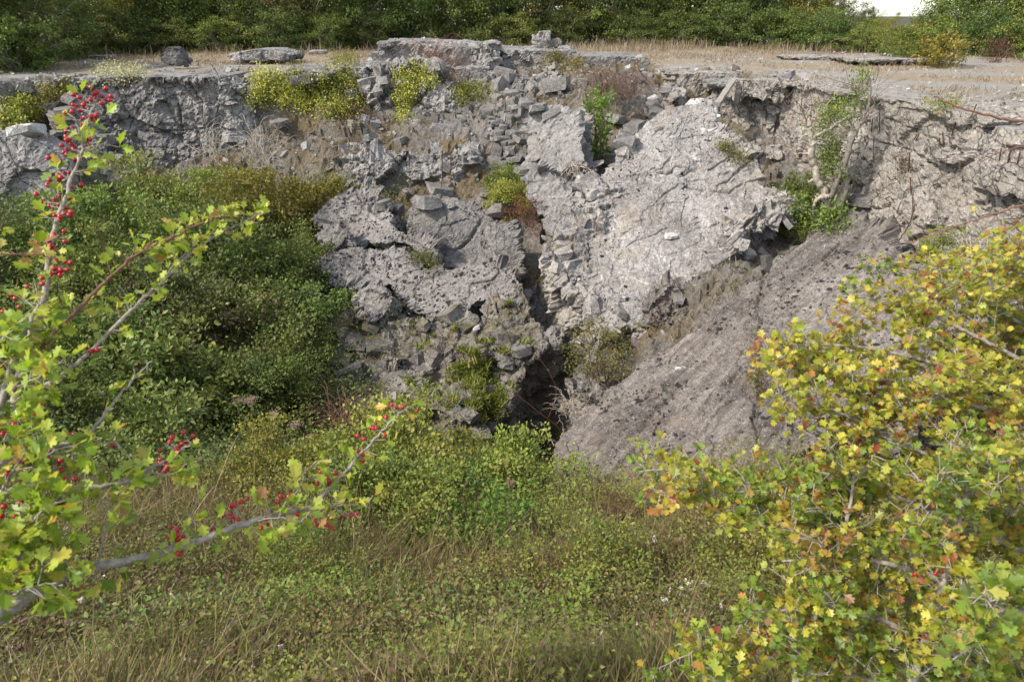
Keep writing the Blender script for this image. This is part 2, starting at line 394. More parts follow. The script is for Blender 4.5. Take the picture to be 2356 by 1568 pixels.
p = g.n('ShaderNodeBsdfPrincipled'); p.inputs['Roughness'].default_value = .95; p.inputs['Specular IOR Level'].default_value = .2; g.l(c, p.inputs['Base Color'])
b = g.n('ShaderNodeBump'); b.inputs['Strength'].default_value = .8; b.inputs['Distance'].default_value = .08
g.l(g.noise(v, 8, 12, .75), b.inputs['Height']); g.l(b.outputs[0], p.inputs['Normal']); g.l(p.outputs[0], out.inputs[0]); M['ground'] = m
TV = np.stack([x, y, z], 1); TF = Fq
ground = obj('ground', mesh_from('ground', TV, Fq, M['ground'], col)); tag(ground, kind='structure')
_Z = z.reshape(ny, nx)
def zat(qx, qy):
    i = np.clip(np.searchsorted(xs, qx)-1, 0, nx-2); j = np.clip(np.searchsorted(ys, qy)-1, 0, ny-2)
    u = (qx-xs[i])/(xs[i+1]-xs[i]); v_ = (qy-ys[j])/(ys[j+1]-ys[j])
    return (_Z[j, i]*(1-u)+_Z[j, i+1]*u)*(1-v_) + (_Z[j+1, i]*(1-u)+_Z[j+1, i+1]*u)*v_

# ------------------------------------------------------------------ concrete blocks
BV, BF = [TV], [np.concatenate([TF[:, [0, 1, 2]], TF[:, [0, 2, 3]]])]     # geometry that small things are dropped on
_off = len(TV)
def collect(V, T):
    global _off
    BV.append(V); BF.append(T+_off); _off += len(V)
rng = np.random.default_rng(7)
def jag(poly, amp, step, seed):
    """fractal outline: split the edges and shove the new points about"""
    r = np.random.default_rng(seed); P = [np.array(p, float) for p in poly]
    n = len(P); o = []
    for i in range(n):
        a, b = P[i], P[(i+1) % n]; L = np.linalg.norm(b-a); k = max(1, int(L/step)); o.append(a)
        nn = np.array([-(b-a)[1], (b-a)[0]])/(L+1e-9)
        for j in range(1, k):
            o.append(a+(b-a)*(j+r.uniform(-.25, .25))/k + nn*r.normal()*amp)
    return o
def remesh_np(V, polys, voxel):
    bm = bmesh.new(); vs = [bm.verts.new(p) for p in V]
    for f in polys: bm.faces.new([vs[i] for i in f])
    bmesh.ops.recalc_face_normals(bm, faces=bm.faces); bmesh.ops.triangulate(bm, faces=bm.faces)
    me = bpy.data.meshes.new('tmp'); bm.to_mesh(me); bm.free()
    o = bpy.data.objects.new('tmp', me); C.objects.link(o)
    md = o.modifiers.new('r', 'REMESH'); md.mode = 'VOXEL'; md.voxel_size = voxel; md.use_smooth_shade = False
    dg = bpy.context.evaluated_depsgraph_get(); ev = o.evaluated_get(dg); em = ev.to_mesh()
    n = len(em.vertices); co = np.empty(n*3, np.float32); em.vertices.foreach_get('co', co)
    no = np.empty(n*3, np.float32); em.vertex_normals.foreach_get('vector', no)
    em.calc_loop_triangles(); 
    npoly = len(em.polygons); lt = np.empty(npoly, np.int32); em.polygons.foreach_get('loop_total', lt)
    li = np.empty(len(em.loops), np.int32); em.loops.foreach_get('vertex_index', li)
    assert (lt == 4).all()
    F = li.reshape(-1, 4).copy()
    ev.to_mesh_clear(); bpy.data.objects.remove(o); bpy.data.meshes.remove(me)
    return co.reshape(-1, 3).astype(float), no.reshape(-1, 3).astype(float), F
def displace(V, Nn, seed, big=.12, cell=.9, cell_amp=.16, groove=.10, fine=.03, front=None, front_keep=.25, top_keep=1.0, cracks=(), gw=.045, aniso=(1, 1, 1)):
    k = np.ones(len(V))
    if front is not None:
        f = np.clip((Nn@front-.55)/.3, 0, 1); k = 1-f*(1-front_keep)
    tp = 1-np.clip((Nn[:, 2]-.6)/.3, 0, 1)*(1-top_keep); k = k*tp
    an = np.array(aniso, float)
    wp = V + np.stack([fbm(V*1.2, seed+i*7, 3) for i in range(3)], 1)*.22
    F1, F2, R, T = worley(wp*an/cell, seed+100)
    g1, g2, r2, t2 = worley(wp*an*2.6/cell, seed+200)
    h1, h2, r3, t3 = worley(wp*an*6.5/cell, seed+300)
    m = fbm(V*.45, seed+60, 2)*.5+.5                                       # some areas shattered, others sound
    m = np.clip((m-.25)*2.2, .15, 1)
    d = big*tp*fbm(V*.45, seed, 2) + k*(cell_amp*.55*(R-.5) + cell_amp*1.9*T) - groove*.7*k*m*np.exp(-((F2-F1)/(gw*.8))**2)
    d += k*m*(cell_amp*.30*(r2-.5) + cell_amp*.95*t2 - groove*.22*np.exp(-((g2-g1)/gw)**2))
    d += k*(cell_amp*.10*(r3-.5) + cell_amp*.34*t3)
    d += fine*.5*fbm(V*6, seed+9, 3) + fine*.4*vnoise(V*17, seed+19)
    fk = 1-k                                                               # sound faces: thin spalled plates with crisp lips
    for sc_, th_, dp_ in ((.9, .10, .045), (1.9, .16, .03), (3.6, .2, .02)):
        q_ = fbm(wp*sc_, seed+int(sc_*50), 4); d -= fk*dp_*np.clip((q_-th_)/.02, 0, 1)
    d += fk*cell_amp*.10*(R-.5)
    for pts, depth, wid in cracks:
        dd = np.full(len(V), 9.); wob = V + .05*np.stack([fbm(V*4, seed+70+i, 2) for i in range(3)], 1)
        for a, b in zip(pts[:-1], pts[1:]):
            ab = b-a; t = np.clip(((wob-a)@ab)/(ab@ab), 0, 1); dd = np.minimum(dd, np.linalg.norm(wob-a-t[:, None]*ab, axis=1))
        d -= .8*depth*np.exp(-(dd/(wid*.72))**2)
    return V + Nn*d[:, None]
def block(name, outline, p0, n, thick, mat, label, cat='concrete block', seed=1, voxel=.06, jamp=5, jstep=26, back=None, group=None, cracks=(), parent=None, zmax=None, **kw):
    """outline in photo pixels laid on the plane through p0 with normal n, extruded to real thickness"""
    n = np.array(n, float); n /= np.linalg.norm(n)
    J = jag(outline, jamp, jstep, seed) if jamp else outline
    Fp = [onplane(a, b, p0, n) for a, b in J]
    bk = -n*thick if back is None else np.array(back, float)
    k = len(Fp); r = np.random.default_rng(seed+5)
    V = Fp + [q+bk*r.uniform(.92, 1.08) for q in Fp]
    polys = [list(range(k)), list(range(2*k-1, k-1, -1))] + [[i, i+k, (i+1) % k+k, (i+1) % k] for i in range(k)]
    V, Nn, F = remesh_np(V, polys, voxel)
    cr = [([onplane(a, b, p0, n) for a, b in pl], dp, wd) for pl, dp, wd in cracks]
    V = displace(V, Nn, seed, front=n, cracks=cr, **kw)
    if zmax is not None: V = flat_top(V, zmax)
    o = obj(name, mesh_from(name, V, F, M[mat]), parent)
    collect(V, np.concatenate([F[:, [0, 1, 2]], F[:, [0, 2, 3]]]))
    if parent is None: tag(o, label, cat, group)
    return o
def flat_top(V, zmax):
    hi = np.maximum(V[:, 2]-zmax, 0); V[:, 2] = np.minimum(V[:, 2], zmax)+np.minimum(hi*.06, .03); return V
def frame_plane(a, b, c):
    n = np.cross(b-a, c-a); n /= np.linalg.norm(n)
    return n if n@(-ray(1178, 600)) > 0 else -n
M['dark2'] = concrete('mottled_concrete', (0.10, 0.095, 0.092), (0.26, 0.24, 0.222), lichen=.5, chalk=.66, moss=.2, bump=.7, crackle=.6)
# ---- big pale slab (A)
pA = at(1640,225,21); nA = frame_plane(pA, at(1400,750,14.5), at(1820,480,17.6))
outA = [Z2(*q) for q in [(1390,240),(1590,190),(1655,350),(1640,450),(1800,640),(1990,760),(2010,920),(2110,990),(1850,1200),(1720,1330)]] + \
       [(1665,600),(1590,660),(1540,720),(1490,765),(1440,745),(1385,765),(1350,710),(1340,640),(1300,600),(1262,565),(1280,515),(1310,470),(1350,430),(1395,395),(1440,340),(1480,285),(1515,258)]
block('concrete_slab', outA, pA, nA, 1.9, 'pale', 'huge pale tilted concrete slab in the middle with black lichen and thin cracks', seed=11, voxel=.032, jamp=4,
      front_keep=.10, big=.08, cell=1.5, cell_amp=.30, groove=.16, fine=.03,
      cracks=[([Z2(1150,820),Z2(1230,835),Z2(1290,775),Z2(1380,790),Z2(1470,810)], .16, .05), ([Z2(1790,685),Z2(1720,730),Z2(1580,800)], .10, .03),
              ([Z2(1930,735),Z2(1840,810),Z2(1750,900),Z2(1650,950)], .14, .04), ([Z2(1400,950),Z2(1500,985),Z2(1620,990),Z2(1750,1000),Z2(1810,1050),Z2(1835,1200)], .14, .04),
              ([Z2(1320,930),Z2(1300,960),Z2(1200,1010),Z2(1110,1110)], .08, .03), ([Z2(1230,455),Z2(1320,520),Z2(1500,500),Z2(1640,510)], .06, .03),
              ([Z2(450,1190),Z2(490,1300),Z2(540,1500),(1350,620)], .12, .05), ([Z2(1880,930),Z2(1750,1005)], .12, .04), ([Z2(1130,470),Z2(1200,440)], .1, .05)])
block('broken_concrete_chunk', [Z2(*q) for q in [(1830,1190),(2090,1040),(2170,1000),(2290,1100),(2300,1230),(2060,1290),(1930,1400),(1840,1530),(1750,1500),(1690,1330)]],
      at(1760,520,16.9), nA*np.array([1,.9,.8])+np.array([.25,0,0]), 1.1, 'pale', 'shattered pale chunk breaking off the lower right corner of the huge slab', seed=12,
      big=.15, cell=.7, cell_amp=.34, groove=.2, front_keep=.9)
block('concrete_tip', [Z2(*q) for q in [(1380,245),(1590,185),(1625,235),(1660,350),(1630,450),(1560,400),(1470,320),(1370,275)]],
      at(1630,250,20.75), nA, .5, 'white', 'whitish broken tip at the top of the huge pale slab', seed=13, front_keep=.5, cell=.8, cell_amp=.12, fine=.02)
block('broken_ledge', [Z2(*q) for q in [(1640,440),(1760,500),(1860,560),(1960,640),(2000,760),(1900,700),(1800,640),(1640,520)]], at(1690,330,19.7), nA*.8+np.array([-.1,-.2,.1]), .9, 'wall',
      'narrow broken ledge behind the right edge of the huge pale slab', seed=14, front_keep=.7, cell=.8, cell_amp=.2)
# rough flank left of the pale slab
block('rubble_flank', [(1262,560),(1290,500),(1345,432),(1400,400),(1440,440),(1380,520),(1352,610),(1360,700),(1330,700),(1290,640),(1258,600)], onplane(1320,560,pA,nA)-nA*.05, nA+np.array([-.15,0,0]), 1.6, 'pale',
      'rough crumbly flank along the left edge of the huge pale slab', seed=15, front_keep=1, cell=.6, cell_amp=.24, groove=.12, big=.12)
# ---- near right slab (B)
pB = at(1950,495,14.5); nB = frame_plane(pB, at(1275,1150,9.2), at(1820,1050,8.5))
outB = [(1950,495),(1895,512),(1770,600),(1750,640),(1690,690),(1590,760),(1500,820),(1400,890),(1320,960),(1285,1000),(1268,1050),(1272,1110),(1280,1165),(1400,1155),(1500,1142),(1650,1112),
        (1820,1052),(1960,985),(2110,900),(2260,800),(2330,700),(2250,620),(2090,600),(2045,550)]
block('concrete_slab', outB, pB, nB, 1.5, 'slab', 'large brown grey slab sloping down beside the yellow hawthorn bush', seed=21, voxel=.034, jamp=4,
      front_keep=.12, big=.12, cell=1.6, cell_amp=.3, groove=.16, fine=.03,
      cracks=[([(1770,605),(1755,640),(1748,700),(1745,860),(1740,980),(1745,1080)], .13, .05), ([(1895,515),(1840,560),(1790,590),(1770,610)], .10, .04), ([(1930,560),(1905,585),(1890,595)], .14, .04),
              ([(1740,985),(1690,1000),(1640,1020),(1600,1040)], .10, .035), ([(1500,1040),(1560,1000),(1640,960),(1740,880)], .07, .03), ([(1750,930),(1800,915),(1880,880)], .08, .03)])
# ---- centre-left mass (C)
pC = at(850,500,19.5)
block('concrete_slab', [Z1(*q) for q in [(145,480),(240,360),(330,280),(470,200),(620,240),(670,290),(700,380),(790,470),(760,520),(880,570),(1130,720),(1150,820),(1050,800),(890,690),(600,680),(420,600),(200,560)]],
      pC, (-.28,-.62,.74), 1.1, 'lichen', 'tilted grey slab with checkered cracks at the top left of the central heap', seed=31, voxel=.045, front_keep=.14, cell=1.0, cell_amp=.2, groove=.13, jamp=3,
      cracks=[([Z1(460,330),Z1(560,370),Z1(640,290)],.12,.05), ([Z1(580,290),Z1(520,380),Z1(600,410)],.12,.05), ([Z1(145,500),Z1(300,520),Z1(420,560)],.15,.06), ([Z1(660,300),Z1(600,400),Z1(700,470)],.12,.05)])
block('concrete_block', [Z1(*q) for q in [(110,620),(230,570),(430,600),(410,660),(290,750),(210,700)]], at(750,545,18.7), (-.2,-.6,.75), .8, 'stone',
      'wedge shaped grey block jutting out under the checkered slab toward the bushes', seed=32, front_keep=.4, cell=.7, jamp=3)
block('concrete_block', [Z1(*q) for q in [(960,420),(1000,350),(1080,310),(1180,300),(1330,310),(1560,400),(1640,470),(1790,520),(1890,800),(1900,930),(1850,955),(1560,890),(1350,900),(1270,910),(1150,840),(1130,700),(950,550)]],
      at(1070,540,18.8), (.06,-.70,.66), 1.6, 'dark2', 'dark grey upright block with a long diagonal crack on the central heap', seed=33, voxel=.055, front_keep=.3, cell=1.2, cell_amp=.2, groove=.12, jamp=4,
      cracks=[([Z1(1560,490),Z1(1500,570),Z1(1450,650),Z1(1340,740)],.2,.06), ([Z1(1200,330),Z1(1280,500),Z1(1350,650)],.08,.05)])
block('concrete_slab', [Z1(*q) for q in [(1300,330),(1480,370),(1640,480),(1790,540),(1895,800),(1900,940),(1850,960),(1700,900),(1560,700),(1560,500),(1400,420)]],
      at(1110,520,19.0), (.22,-.66,.72), .4, 'lichen', 'lichen spotted slab leaning over the right side of the dark block', seed=34, front_keep=.2, cell=.9, jamp=3, fine=.02,
      cracks=[([Z1(1560,490),Z1(1500,570)],.2,.06)])
block('concrete_slab', [Z1(*q) for q in [(60,860),(250,760),(420,715),(600,735),(850,745),(1000,800),(1060,890),(1130,930),(1300,905),(1560,870),(1650,870),(1850,960),(1890,1010),(1830,1180),(1700,1190),
      (1520,1190),(1390,1330),(1350,1355),(1100,1270),(850,1120),(780,1050),(570,1000),(300,960),(100,910)]],
      at(1010,660,16.9), (-.08,-.60,.80), 1.3, 'lichen', 'broad slab densely spotted with black lichen across the central heap', seed=35, voxel=.04, front_keep=.08, cell=1.1, cell_amp=.26, groove=.14, jamp=3,
      cracks=[([Z1(570,760),Z1(560,860),Z1(580,930)],.12,.06), ([Z1(780,1040),Z1(900,940),Z1(1060,900)],.06,.03)])
block('concrete_slab', [Z1(*q) for q in [(460,1170),(520,1080),(640,1040),(780,1180),(760,1260),(700,1340),(590,1300)]], at(860,700,16.0), (-.3,-.6,.7), .7, 'lichen',
      'small lichen spotted slab resting below the broad lichen slab', seed=36, front_keep=.3, cell=.6, jamp=2, cell_amp=.14)
block('rubble_mound', [(770,760),(830,700),(920,700),(1010,735),(1090,730),(1160,690),(1200,660),(1235,730),(1268,780),(1212,850),(1168,925),(1135,1005),(1110,1040),(1060,1010),(960,965),(860,935),(765,930),(750,880),(790,830)],
      at(1010,860,14.6), (-.12,-.62,.78), 2.6, 'mossy', 'mossy broken concrete mound with fern tufts above the dark cleft', cat='rubble mound', seed=37, voxel=.055, front_keep=.7, cell=1.2, cell_amp=.30, groove=.2, big=.25, jamp=6)
block('concrete_block', [(880,862),(960,870),(1040,910),(1100,945),(1060,975),(1000,945),(930,930),(880,900)], at(990,920,13.5), (-.1,-.6,.8), .5, 'mossy',
      'long cracked grey block low on the mossy mound', seed=38, front_keep=.4, cell=.5, jamp=3, cell_amp=.12)
# ---- upright slabs in the middle (D)
block('concrete_slab', [Z2(*q) for q in [(20,330),(60,290),(220,230),(300,222),(400,250),(430,400),(480,560),(550,780),(380,800),(290,850),(180,740),(10,700),(0,550)]],
      at(1280,320,21.4), (-.42,-.78,.46), 1.0, 'smooth', 'upright smooth grey slab left of the bright green shrub', seed=41, front_keep=.12, cell=1, cell_amp=.3, jamp=3)
block('concrete_slab', [Z2(*q) for q in [(0,740),(100,720),(180,740),(290,860),(330,960),(400,1080),(300,1170),(240,1260),(180,1400),(160,1200),(80,1080),(0,1000)]],
      at(1255,450,20.9), (-.35,-.85,.35), 1.0, 'smooth', 'dark smooth slab below the upright slab pointing down into the gully', seed=42, front_keep=.15, cell=1, jamp=3)
block('concrete_block', [Z2(*q) for q in [(300,890),(490,890),(510,980),(400,1010),(330,980)]], at(1315,425,21), (.1,-.9,.4), .8, 'grey',
      'small squared block wedged under the upright slab by the dead twigs', seed=43, front_keep=.4, cell=.5, jamp=2)
# ---- slanted block with clematis (G)
block('concrete_block', [(845,195),(880,165),(960,132),(1000,135),(1012,180),(1060,228),(1078,280),(1055,296),(1000,312),(930,285),(900,290),(870,245)],
      at(960,225,27), (.12,-.86,.42), 1.8, 'grey', 'tilted blocky mass draped with yellow clematis below the flat topped block', seed=51, front_keep=.9, cell=.8, cell_amp=.32, groove=.24, jamp=4, gw=.06)
# ---- rim blocks at the back (F)
def wallblock(name, pts, Y, depth, mat, label, seed, slope=0, **kw):
    n = (slope, -1, .06)
    p0 = at(sum(a for a, b in pts)/len(pts), sum(b for a, b in pts)/len(pts), Y)
    kw.setdefault('zmax', p0[2]+(at(pts[0][0], min(q[1] for q in pts), Y)-p0)[2]+.02 if False else at(pts[0][0], min(q[1] for q in pts)+2, Y)[2]); kw.setdefault('jamp', 2); kw.setdefault('top_keep', .2)
    return block(name, pts, p0, n, depth, mat, label, seed=seed, back=(slope*0, depth, 0), **kw)
wallblock('concrete_block', [(862,108),(885,98),(1000,104),(1100,107),(1138,97),(1140,150),(1130,186),(1000,190),(870,186),(856,150)], 32, 6.5, 'grey',
      'massive flat topped block standing above the far rim', 52, front_keep=.6, cell=1.3, cell_amp=.34, groove=.2, big=.2, voxel=.08)
wallblock('concrete_block', [(1040,158),(1128,154),(1134,196),(1050,200)], 30.6, 1.6, 'grey', 'low squared step at the foot of the massive flat topped block', 53, front_keep=.4, cell=.9)
wallblock('concrete_block', [(872,94),(905,94),(906,102),(876,108)], 31.7, 1.2, 'stone', 'thin loose slab lying on the left end of the massive flat topped block', 57, front_keep=.5, cell=.5, voxel=.05)
wallblock('concrete_wall', [(1155,114),(1240,113),(1318,116),(1345,128),(1340,170),(1155,172)], 34, 5, 'grey', 'pale streaked concrete wall right of the gap at the far rim', 54, front_keep=.35, cell=1.2, cell_amp=.25, cat='wall', voxel=.07)
wallblock('concrete_wall', [(1340,128),(1420,128),(1490,132),(1500,160),(1440,172),(1345,176)], 31.5, 4, 'stone', 'low broken wall with flat top beside the tangled dead brush', 55, front_keep=.5, cell=1, cat='wall', voxel=.07)
wallblock('concrete_block', [(745,160),(800,152),(862,156),(868,188),(820,200),(762,190)], 28.2, 3.5, 'grey', 'cracked low rim block just left of the massive flat topped block', 56, front_keep=.7, cell=.7, cell_amp=.3)
wallblock('concrete_block', [(655,168),(700,160),(760,166),(765,182),(720,196),(668,190)], 26.6, 2.6, 'stone', 'rounded ledge block above the left clematis patch', 58, front_keep=.8, cell=.8, big=.25)
wallblock('concrete_wall', [(1540,164),(1620,170),(1700,166),(1705,235),(1640,245),(1540,232)], 26.4, 3, 'wall', 'low vertical wall behind the top of the huge pale slab', 59, front_keep=.3, cell=1.2, cell_amp=.25, cat='wall')
block('concrete_block', [Z2(*q) for q in [(1180,120),(1260,105),(1285,180),(1250,245),(1185,215)]], at(1535,220,25), (-.7,-.7,.2), .8, 'pale', 'small squared stone block leaning before the low vertical wall', seed=60, front_keep=.3, cell=.6, jamp=1)
# ---- left cliff (E)
block('concrete_wall', [(175,182),(300,178),(420,178),(508,180),(532,250),(545,330),(556,430),(440,440),(300,430),(200,420),(170,350),(140,290),(150,220)], at(350,300,25.0), (.10,-.98,.12), 2.2, 'grey',
      'dark fractured concrete cliff on the left side of the crater', cat='wall', seed=61, zmax=7.98, back=(0,2.4,0), voxel=.055, front_keep=.75, cell=.9, cell_amp=.26, groove=.2, big=.16, jamp=3, gw=.05,
      cracks=[([(400,200),(412,260),(415,330)],.2,.06), ([(330,305),(400,302),(475,296)],.15,.06), ([(430,190),(470,250),(480,300)],.15,.05), ([(440,330),(444,420)],.15,.05)])
block('roof_edge', [(160,180),(300,177),(420,176),(512,178),(505,186),(420,188),(300,186),(170,192)], at(350,182,25.15), (.10,-.98,.12), 2.5, 'stone',
      'thin pale roof edge capping the dark fractured cliff', cat='wall cap', seed=62, zmax=8.07, back=(0,3.2,0), voxel=.042, front_keep=1, cell=.6, cell_amp=.22, groove=.12, jamp=2)
block('concrete_wall', [(505,182),(560,186),(590,215),(600,330),(575,420),(550,400),(530,260)], at(560,290,25.4), (.62,-.75,.2), 1.4, 'grey', 'narrow side face turning back from the right end of the dark cliff', cat='wall', seed=63,
      front_keep=.5, cell=1, cell_amp=.25)
# ---- left rocks (J)
wallblock('concrete_slab', [(-60,182),(60,186),(128,178),(132,196),(120,228),(40,236),(-60,232)], 25.6, 5.5, 'grey', 'broad flat slab with a worn top at the far left rim', 64, front_keep=.8, cell=.9, cell_amp=.3, big=.15, voxel=.07)
block('boulder', [(-60,345),(60,343),(95,362),(128,398),(140,440),(120,490),(60,510),(-60,500)], at(40,430,19.6), (.25,-.90,.35), 1.8, 'grey', 'big dark boulder with a pale top at the left edge above the bushes', cat='boulder', seed=65,
      back=(-.5,2.0,0), front_keep=.4, cell=1.4, cell_amp=.25, big=.25, jamp=3)
block('boulder', [(-60,230),(10,240),(50,262),(75,300),(60,330),(-60,340)], at(10,290,22.4), (.25,-.85,.45), 1.5, 'grey', 'rounded dark boulder behind the whitish stone at the left edge', cat='boulder', seed=66, front_keep=.6, cell=1, big=.3, jamp=3)
# ---- right wall (I)
nI = np.array([-1.0, -.145, .10]); pI = np.array([9.35, 20.0, 6.5])
I_out = [(1752,200),(1800,190),(1870,200),(1940,212),(2037,226),(2150,254),(2262,286),(2276,330),(2262,380),(2300,400),(2380,400),(2460,420),(2460,700),(2300,640),(2120,585),(2050,560),(1960,510),(1900,510),(1860,470),(1830,420),
         (1795,370),(1770,300),(1760,250)]
wallI = block('bunker_wall', I_out, pI, nI, 2.2, 'wall', 'long warm grey bunker wall bristling with rusty rods on the right', cat='wall', seed=71, zmax=8.04, back=(2.6,.3,0), voxel=.05, front_keep=.55, top_keep=.1, cell=1.4, cell_amp=.24, groove=.3, big=.10, jamp=1.2, gw=.05, fine=.045,
      cracks=[([(2300,400),(2270,470),(2240,470)],.25,.06), ([(1995,320),(2060,340),(2090,350),(2180,400)],.14,.05), ([(2240,440),(2290,450),(2290,540),(2270,600)],.25,.07), ([(2100,390),(2095,430),(2080,460)],.15,.05),
              ([(2030,270),(2100,300),(2200,345),(2270,350)],.10,.05), ([(2110,520),(2160,530),(2230,530)],.16,.05)])
block('concrete_block', [(2266,330),(2300,290),(2360,280),(2440,300),(2440,480),(2330,450),(2290,440),(2262,385)], onplane(2320,370,pI-np.array([.35,0,0]),nI), nI, 1.6, 'wall', 'bulging block split from the right end of the bunker wall', seed=72, zmax=7.95,
      back=(2.4,.3,0), front_keep=.6, top_keep=.2, cell=1.5, cell_amp=.2, big=.2, jamp=2)
block('concrete_block', [Z2(*q) for q in [(1740,80),(1860,75),(1990,95),(2040,120),(2045,220),(1980,215),(1850,170),(1730,155)]], at(1720,210,23.6), (-.75,-.6,.1), 1.8, 'wall',
      'overhanging block above the dark recess behind the huge slab', seed=73, zmax=8.08, back=(2,1.6,0), front_keep=.5, cell=1, cell_amp=.2, jamp=2)
block('recess_wall', [(1640,225),(1680,215),(1770,230),(1795,240),(1800,330),(1830,400),(1860,470),(1800,470),(1740,400),(1690,340),(1650,300)], at(1740,300,24.0), (-.55,-.83,.05), 1.2, 'wall',
      'recessed jointed wall in shadow behind the huge slab', cat='wall', seed=74, front_keep=.6, cell=1.1, cell_amp=.25, groove=.2, jamp=2)
block('concrete_block', [Z2(*q) for q in [(2070,590),(2140,585),(2190,660),(2170,710),(2100,690),(2060,640)]], at(1778,345,20), (-.6,-.7,.3), .7, 'wall', 'small rounded block stuck below the recess beside the bunker wall', seed=75, front_keep=.5, cell=.6, jamp=1)
# ---- lower wall under the rubble slope
block('concrete_wall', [(745,362),(850,368),(905,352),(960,354),(1050,346),(1085,352),(1100,420),(1085,462),(1000,470),(900,468),(800,430),(750,420)], at(930,410,23.2), (.05,-.92,.35), 1.2, 'grey',
      'ragged low wall with hanging rods behind the central heap', cat='wall', seed=76, back=(0,1.5,-.3), front_keep=1, cell=.9, cell_amp=.36, groove=.2, big=.25, jamp=4)
block('roof_edge', [(1752,194),(1800,188),(1870,198),(1940,210),(2037,223),(2150,251),(2262,283),(2262,294),(2150,262),(2037,233),(1940,220),(1870,208),(1800,198),(1752,205)], pI-np.array([.16,0,0]), nI, 1.5, 'wall',
      'flat concrete lip capping the long bunker wall on the right', cat='wall cap', seed=77, zmax=8.07, back=(2.2,.3,0), voxel=.05, front_keep=.6, cell=1.2, cell_amp=.12, groove=.1, big=.03, jamp=1)
# ---- blocks in the upper gully (H)
block('concrete_block', [(1155,172),(1180,158),(1205,170),(1240,190),(1255,208),(1215,222),(1170,212),(1150,195)], at(1200,190,28.6), (-.1,-.8,.6), 1.0, 'stone', 'rounded pale block in the gully under the streaked wall', seed=81, front_keep=.7, cell=.7, jamp=2)
block('concrete_block', [(1215,222),(1235,200),(1300,178),(1325,186),(1310,210),(1265,232),(1225,236)], at(1265,212,27.6), (-.2,-.75,.65), .8, 'stone', 'flat tilted block in the gully above the upright slab', seed=82, front_keep=.4, cell=.7, jamp=2)
block('concrete_block', [(1255,235),(1300,215),(1340,190),(1330,215),(1300,240),(1270,250)], at(1295,225,27), (.1,-.85,.5), .8, 'grey', 'dark wedge block under the flat tilted block', seed=83, front_keep=.5, cell=.6, jamp=2)
block('boulder', [(1490,690),(1520,650),(1560,645),(1580,690),(1570,740),(1520,765),(1488,740)], at(1530,710,14.4), (-.35,-.75,.55), .9, 'slab', 'rusty stained boulder with bent wires between the two big slabs', cat='boulder', seed=84, front_keep=.8, cell=.6, cell_amp=.25, jamp=3)
block('concrete_block', [(1250,765),(1262,745),(1295,742),(1300,765),(1285,795),(1262,788)], at(1275,770,15), (-.1,-.7,.7), .4, 'lichen', 'small lichen spotted block bridging the dark cleft', seed=85, front_keep=.3, cell=.4, jamp=1, cell_amp=.08)
block('concrete_block', [(2085,570),(2120,560),(2170,590),(2150,604),(2095,590)], at(2120,582,13.5), (-.2,-.6,.7), .3, 'slab', 'small dark slab at the upper right corner of the sloping slab', seed=86, front_keep=.4, cell=.4, jamp=1, cell_amp=.08)
block('rubble_mound', [(1318,860),(1350,820),(1400,830),(1440,860),(1390,920),(1330,985),(1322,950),(1312,900)], at(1360,890,13.5), (-.45,-.5,.7), 1.6, 'mossy', 'earthy rubble bank under the orange berried rose beside the cleft', cat='rubble mound', seed=87,
      front_keep=1, cell=.5, cell_amp=.25, big=.2)
# rubble between the two big slabs
# ---- stones standing on the plateau (K)
def standing(pts, Y, depth, label, seed, mat='stone', name='standing_stone', cat='stone'):
    return wallblock(name, pts, Y, depth, mat, label, seed, cat=cat, front_keep=.9, cell=.7, cell_amp=.10, groove=.05, big=.04, fine=.015, voxel=.04)
standing([(366,148),(364,130),(372,118),(388,107),(398,112),(408,126),(420,142),(418,150)], 29.5, .9, 'dark pointed stone standing on the dry grass of the left plateau', 91, 'dark')
standing([(520,126),(560,118),(612,112),(660,122),(668,127),(664,138),(600,140),(522,138)], 33, 2.2, 'long low slab lying on the dry grass left of the rim blocks', 92, 'grey', 'concrete_slab', 'concrete block')
standing([(1232,116),(1230,90),(1240,72),(1266,69),(1264,96),(1258,116)], 35.5, .7, 'tall pale upright stone balanced on the far rim wall', 93, 'stone')
standing([(1262,104),(1266,94),(1285,86),(1292,96),(1284,108)], 35.8, .6, 'small stone leaning beside the tall upright stone', 94, 'stone')
standing([(186,136),(190,128),(240,127),(240,134)], 38, 1.4, 'flat thin slab lying near the trees on the left plateau', 95, 'grey', 'concrete_slab', 'concrete block')
standing([(706,124),(712,118),(735,115),(745,119),(738,124)], 40, 1.0, 'small flat stone in grass between the long slab and the rim blocks', 96, 'grey')
standing([(1960,131),(2050,128),(2130,130),(2190,134),(2150,137),(1990,136)], 33, 4.5, 'low pale outcrop on the right plateau before the trees', 97, 'wall', 'rock_outcrop', 'rock')
standing([(1820,126),(1900,122),(1990,126),(1990,134),(1850,134)], 36, 2.5, 'low flat outcrop in the dry grass of the right plateau', 98, 'wall', 'rock_outcrop', 'rock')
standing([(1640,192),(1700,186),(1760,190),(1762,197),(1700,198),(1650,200)], 24.3, 1.6, 'thin flat slab on the plateau edge above the recess', 99, 'stone', 'concrete_slab', 'concrete block')
